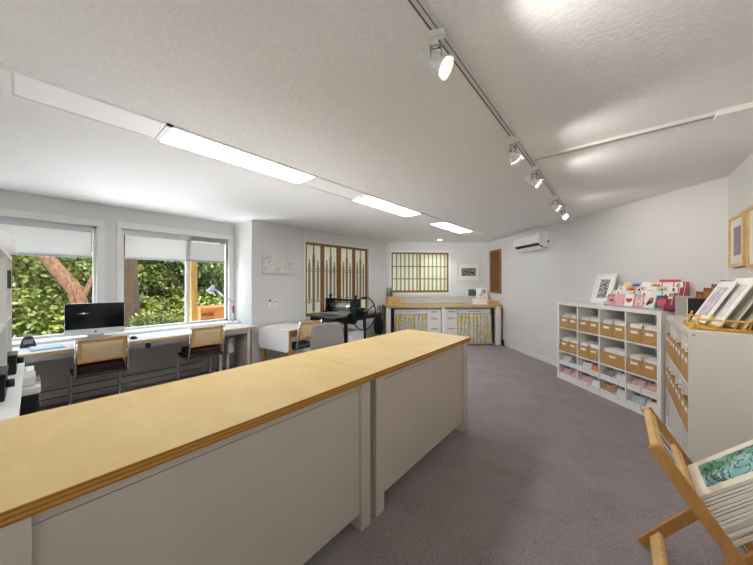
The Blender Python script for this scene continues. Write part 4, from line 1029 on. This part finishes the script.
t = thing('shredder', 'black office shredder with white lid on the floor beside the side table', 'shredder', (-4.12, -.10, 0))
b = MB(); b.box(-.19, .15, -.20, .135, .02, .47, bev=.02); b.build('bin', black, t)
b = MB(); b.box(-.20, .16, -.21, .145, .47, .54, bev=.02); b.build('lid', whitem, t)
b = MB(); b.box(-.17, .13, -.18, .115, 0, .02); b.build('base', black, t)
b = MB(); b.box(-.12, .08, -.02, .02, .539, .543); b.build('feed_slot', black, t)
b = MB(); b.cyl((.05, .135, .36), (.05, .142, .36), .02, n=14); b.build('badge', steel, t)
t = thing('printer', 'small white printer stacked on the office shredder', 'printer', (-4.14, -.11, .543))
b = MB(); b.box(-.16, .15, -.17, .125, 0, .08, bev=.02); b.prism([(-.15, .08), (.14, .08), (.10, .125), (-.12, .13)], -.16, .115); b.build('body', whitem, t)
b = MB(); b.box(-.10, .08, .127, .150, .02, .03); b.build('paper_tray', greyp, t)
b = MB(); b.box(-.08, .06, -.05, .07, .125, .131); b.build('control_panel', plain('panel_grey', '#b9bbbd', .5), t)

# ------------------------------------------------------------------ garden
def leafmat(name, cols):
    t = NT(name); v = t.coord(); f = t.noise(v, 2.2, 4, .8)
    c = t.ramp(f, [(.32, cols[0]), (.5, cols[1]), (.66, cols[2])])
    d = t.add('ShaderNodeBsdfDiffuse'); tr = t.add('ShaderNodeBsdfTranslucent'); t.l(c, d.inputs['Color']); t.l(c, tr.inputs['Color'])
    g = t.add('ShaderNodeBsdfGlossy'); g.inputs['Roughness'].default_value = .4
    mx = t.add('ShaderNodeMixShader'); mx.inputs[0].default_value = .35; t.l(d.outputs[0], mx.inputs[1]); t.l(tr.outputs[0], mx.inputs[2])
    m2 = t.add('ShaderNodeMixShader'); m2.inputs[0].default_value = .06; t.l(mx.outputs[0], m2.inputs[1]); t.l(g.outputs[0], m2.inputs[2])
    t.l(m2.outputs[0], t.out.inputs['Surface']); return t.m
leafA = leafmat('leaf_bright', ['#2f3d10', '#66701f', '#a3a04a']); leafB = leafmat('leaf_mid', ['#20300f', '#475a1c', '#7c8434'])
leafC = leafmat('leaf_dark', ['#20351a', '#42602a', '#7b9143'])
bark = wood('brown_bark', '#35221a', '#7d5a42', (5, 5, 2.0), .95, 5, .9); barkd = wood('dark_bark', '#201711', '#4a3726', (6, 6, 1.4), .95, 5, .9)
def foliage(seed, n, size, rx=1, ry=1, rz=1):
    rd = random.Random(seed); b = bmesh.new()
    lumps = [(Vector((rd.uniform(-.75, .75)*rx, rd.uniform(-.75, .75)*ry, rd.uniform(-.7, .75)*rz)), rd.uniform(.22, .42)) for _ in range(26)]
    for _ in range(n):
        c, r = rd.choice(lumps); d = Vector((rd.gauss(0, 1), rd.gauss(0, 1), rd.gauss(0, .8))).normalized()
        p = c+d*r*rd.uniform(.55, 1.05); s = size*rd.uniform(.6, 1.3)
        ax = (d+Vector((rd.gauss(0, .6), rd.gauss(0, .6), rd.gauss(0, .4)-.5))).normalized()
        nn = (Vector((0, 0, 1))+d*.6+Vector((rd.gauss(0, .5), rd.gauss(0, .5), rd.gauss(0, .3)))).normalized(); sd = ax.cross(nn).normalized()*s*.34; nn = sd.cross(ax).normalized()
        q = [b.verts.new(p), b.verts.new(p+ax*s*.45+sd+nn*s*.1), b.verts.new(p+ax*s), b.verts.new(p+ax*s*.45-sd+nn*s*.1)]
        b.faces.new((q[0], q[1], q[2])); b.faces.new((q[0], q[2], q[3]))
    me = bpy.data.meshes.new('foliage'); b.to_mesh(me); b.free(); return me
FM = [foliage(k, 7800, .105) for k in range(3)]
stem = MB()
for k in range(7):
    a = k*.9; stem.tube([(0.05*math.cos(a), .05*math.sin(a), -1.0), (.2*math.cos(a), .2*math.sin(a), -.2), (.5*math.cos(a), .5*math.sin(a), .5)], .03, 6, r1=.01)
so = stem.build('stems', barkd); SM = so.data; bpy.data.objects.remove(so)
BU = [(-8.3, -.6, .35, 1.0), (-8.1, .75, .1, .85), (-8.6, 1.9, .35, 1.0), (-8.4, 3.0, .2, .9), (-8.9, 4.1, .4, 1.0), (-9.6, .2, 1.3, 1.1), (-9.8, 1.5, 1.4, 1.15), (-9.5, 2.7, 1.5, 1.05),
      (-9.9, 3.8, 1.5, 1.15), (-10.2, 5.1, 1.3, 1.2), (-9.8, -1.2, 1.4, 1.2), (-11.4, .9, 2.4, 1.4), (-11.6, 2.9, 2.5, 1.45), (-11.8, 4.9, 2.4, 1.5), (-11.3, -1.0, 2.5, 1.4), (-12.0, 6.6, 2.3, 1.5), (-8.6, -2.0, .5, 1.0), (-9.2, 6.0, .5, 1.1), (-6.95, 1.62, .35, .5)]
PL = ['behind the computer', 'low beside the leaning trunk', 'beside the dark trunk', 'in front of the middle of the right window', 'beyond the wooden post', 'high behind the leaning trunk', 'just right of the dark trunk', 'in the middle of the right window', 'left of the wooden post, tall', 'above the wooden planter', 'at the left edge of the left window',
      'tall and far behind the dark trunk', 'tall and far behind the middle of the right window', 'tall and far behind the wooden post', 'tall and far at the left window edge', 'tall and farthest beyond the planter', 'low outside the left window edge', 'low behind the wooden planter', 'small, in front of the dark trunk']
for k, ((x, y, z, s), pl) in enumerate(zip(BU, PL)):
    m = k % 3
    t = thing('garden_bush', 'leafy %s green bush outside, %s' % (('bright', 'mid', 'bright')[m] if z < 2 else 'mixed', pl), 'bush', (x, y, z-s*1.0+.0), 0, 'bushes in the garden')
    t.scale = (s, s, s); t.rotation_euler = (0, 0, k*1.3)
    o = bpy.data.objects.new('foliage', FM[m]); C.objects.link(o); o.parent = t; o.location = (0, 0, 1.0)
    if not FM[m].materials: FM[m].materials.append((leafA, leafB, leafA)[m])
    o = bpy.data.objects.new('stems', SM); C.objects.link(o); o.parent = t; o.location = (0, 0, 1.0)
CM = [foliage(31, 2600, .09), foliage(32, 2600, .09)]
for cmx in CM: cmx.materials.append(leafB)
t = thing('leaning_tree', 'reddish brown tree with a thick leaning trunk outside the left window', 'tree', (-7.7, 1.12, -.4))
b = MB(); b.tube([(0, -.40, 0), (.02, -.46, .5), (0, -.506, .96), (0, -.572, 1.49), (-.01, -.61, 1.70), (-.02, -.80, 2.01), (-.05, -.98, 2.33), (-.1, -1.17, 2.50), (-.2, -1.5, 2.85), (-.25, -1.9, 3.8)], .155, 14, r1=.07); b.tube([(.0, -.56, 1.45), (.03, -.46, 1.75), (.0, -.40, 1.95), (-.05, -.28, 2.3)], .055, 10, r1=.015); b.build('trunk', bark, t)
o = bpy.data.objects.new('crown', CM[0]); C.objects.link(o); o.parent = t; o.location = (-.2, -1.9, 4.2); o.scale = (1.4, 1.25, 1.1)
t = thing('upright_tree', 'dark upright tree trunk outside the left edge of the right window', 'tree', (-7.6, 1.27, -.4))
b = MB(); b.tube([(0, .05, 0), (0, .03, .6), (0, .0, 1.4), (0, -.02, 2.2), (.05, -.02, 3.2), (.0, .1, 4.2)], .17, 12, r1=.11); b.build('trunk', barkd, t)
o = bpy.data.objects.new('crown', CM[1]); C.objects.link(o); o.parent = t; o.location = (0, .9, 4.7); o.scale = (1.4, 1.3, 1.1)
t = thing('wooden_post', 'squared golden wooden post outside the right window', 'post', (-5.95, 1.882, -.4))
b = MB(); b.box(-.05, .05, -.05, .05, 0, 2.9, bev=.006); b.build('post', wood('golden_post', '#7d5c2a', '#97743a', (9, 9, 1.2), .9), t)
b = MB(); b.box(-.075, .075, -.075, .075, 0, .10); b.build('post_shoe', steel, t)
t = thing('wooden_planter', 'orange wooden planter box with slotted end outside the right window', 'planter', (-5.95, 2.55, -.4))
ow = wood('orange_cedar', '#8a4f20', '#a56a30', (10, 2, 10), .85)
b = MB(); b.box(-.26, .20, -.62, .62, 1.12, 1.365); b.build('box', ow, t)
b = MB(); b.box(-.29, .24, -.63, .66, 1.365, 1.40, bev=.004); b.build('rim', ow, t)
b = MB(); b.box(.20, .215, -.60, -.40, 1.15, 1.19); b.box(.20, .215, -.60, -.40, 1.24, 1.29); b.build('slot', plain('slot_brown', '#5a3216', .8), t)
for y in (-.55, .55):
    for x in (-.2, .14):
        b = MB(); b.box(x-.03, x+.03, y-.03, y+.03, 0, 1.12); b.build('leg', ow, t)
gm = plain('garden_ground', '#5b5638', .95, var=.3, vs=1.5)
b = MB(); b.grid(lambda u, v: (-40+34.65*u, -30+70*v, -.4+max(0, .62-u)*9+.15*math.sin(9*v*6+u*20)), 40, 40); o = struct(b.build('ground_outside', leafmat('ground_cover', ['#26331a', '#46522a', '#6f7640']), recalc=False))

# ------------------------------------------------------------------ light, sky, camera
w = bpy.data.worlds.new('sky'); sc.world = w; w.use_nodes = True; nt = w.node_tree; bg = nt.nodes['Background']
tc = nt.nodes.new('ShaderNodeTexCoord'); sp_ = nt.nodes.new('ShaderNodeSeparateXYZ'); nt.links.new(tc.outputs['Generated'], sp_.inputs[0])
cr_ = nt.nodes.new('ShaderNodeValToRGB'); cr_.color_ramp.elements[0].position = .45; cr_.color_ramp.elements[0].color = (.62, .70, .74, 1); cr_.color_ramp.elements[1].position = .9; cr_.color_ramp.elements[1].color = (.72, .84, 1.0, 1)
mp_ = nt.nodes.new('ShaderNodeMapRange'); mp_.inputs[1].default_value = -1; mp_.inputs[2].default_value = 1; nt.links.new(sp_.outputs[2], mp_.inputs[0]); nt.links.new(mp_.outputs[0], cr_.inputs[0]); nt.links.new(cr_.outputs[0], bg.inputs[0])
bg.inputs[1].default_value = 8
l = bpy.data.lights.new('sun', 'SUN'); l.energy = 8.0; l.angle = .02; l.color = (1, .93, .78); o = bpy.data.objects.new('sun', l); C.objects.link(o)
o.location = (6, -4, 9); o.rotation_euler = Vector((-.62, .25, -.75)).to_track_quat('-Z', 'Y').to_euler()

def area(name, loc, tgt, sx, sy, e, col=(1, 1, 1), spread=180):
    l = bpy.data.lights.new(name, 'AREA'); l.energy = e; l.shape = 'RECTANGLE'; l.size = sx; l.size_y = sy; l.color = col; l.spread = math.radians(spread)
    o = bpy.data.objects.new(name, l); C.objects.link(o); o.location = loc
    o.rotation_euler = (Vector(tgt)-Vector(loc)).to_track_quat('-Z', 'Y').to_euler(); return o
# fill lights added behind the camera: one aimed at the ceiling, one down-room
area('bounce_fill', (-.85, -1.65, .85), (-.75, -1.1, 2.4), 2.6, 1.3, 20, (.96, .98, 1))
area('room_fill', (-2.4, -2.35, .95), (-3.7, 5.0, 2.45), 2.4, .8, 31, (.96, .98, 1), 40)
# added area lamps standing in for daylight bounced up outside both garden windows
for y0, y1 in ((W1[0], W1[1]), (W2[0], W2[1])):
    area('ground_bounce_fill', (-5.95, (y0+y1)/2, .30), (-4.2, (y0+y1)/2+.6, 2.4), .5, y1-y0, 38 if y0 < 0 else 62, (.93, .97, 1), 160)

cam = bpy.data.cameras.new('camera'); co = bpy.data.objects.new('camera', cam); C.objects.link(co); sc.camera = co
cam.sensor_width = 36; cam.sensor_fit = 'HORIZONTAL'; cam.lens = 36*288/753; cam.shift_y = -.5/753; cam.clip_start = .02; cam.clip_end = 200
co.location = (0, 0, 1.467); co.rotation_euler = (PI/2, 0, math.radians(40))
vs = sc.view_settings; vs.view_transform = 'Standard'; vs.look = 'None'; vs.gamma = 1; vs.use_curve_mapping = False; vs.exposure = 0.15
cy = sc.cycles; cy.max_bounces = 12; cy.diffuse_bounces = 6; cy.transparent_max_bounces = 16; cy.sample_clamp_indirect = 6; cy.caustics_reflective = False; cy.caustics_refractive = False; cy.use_denoising = True
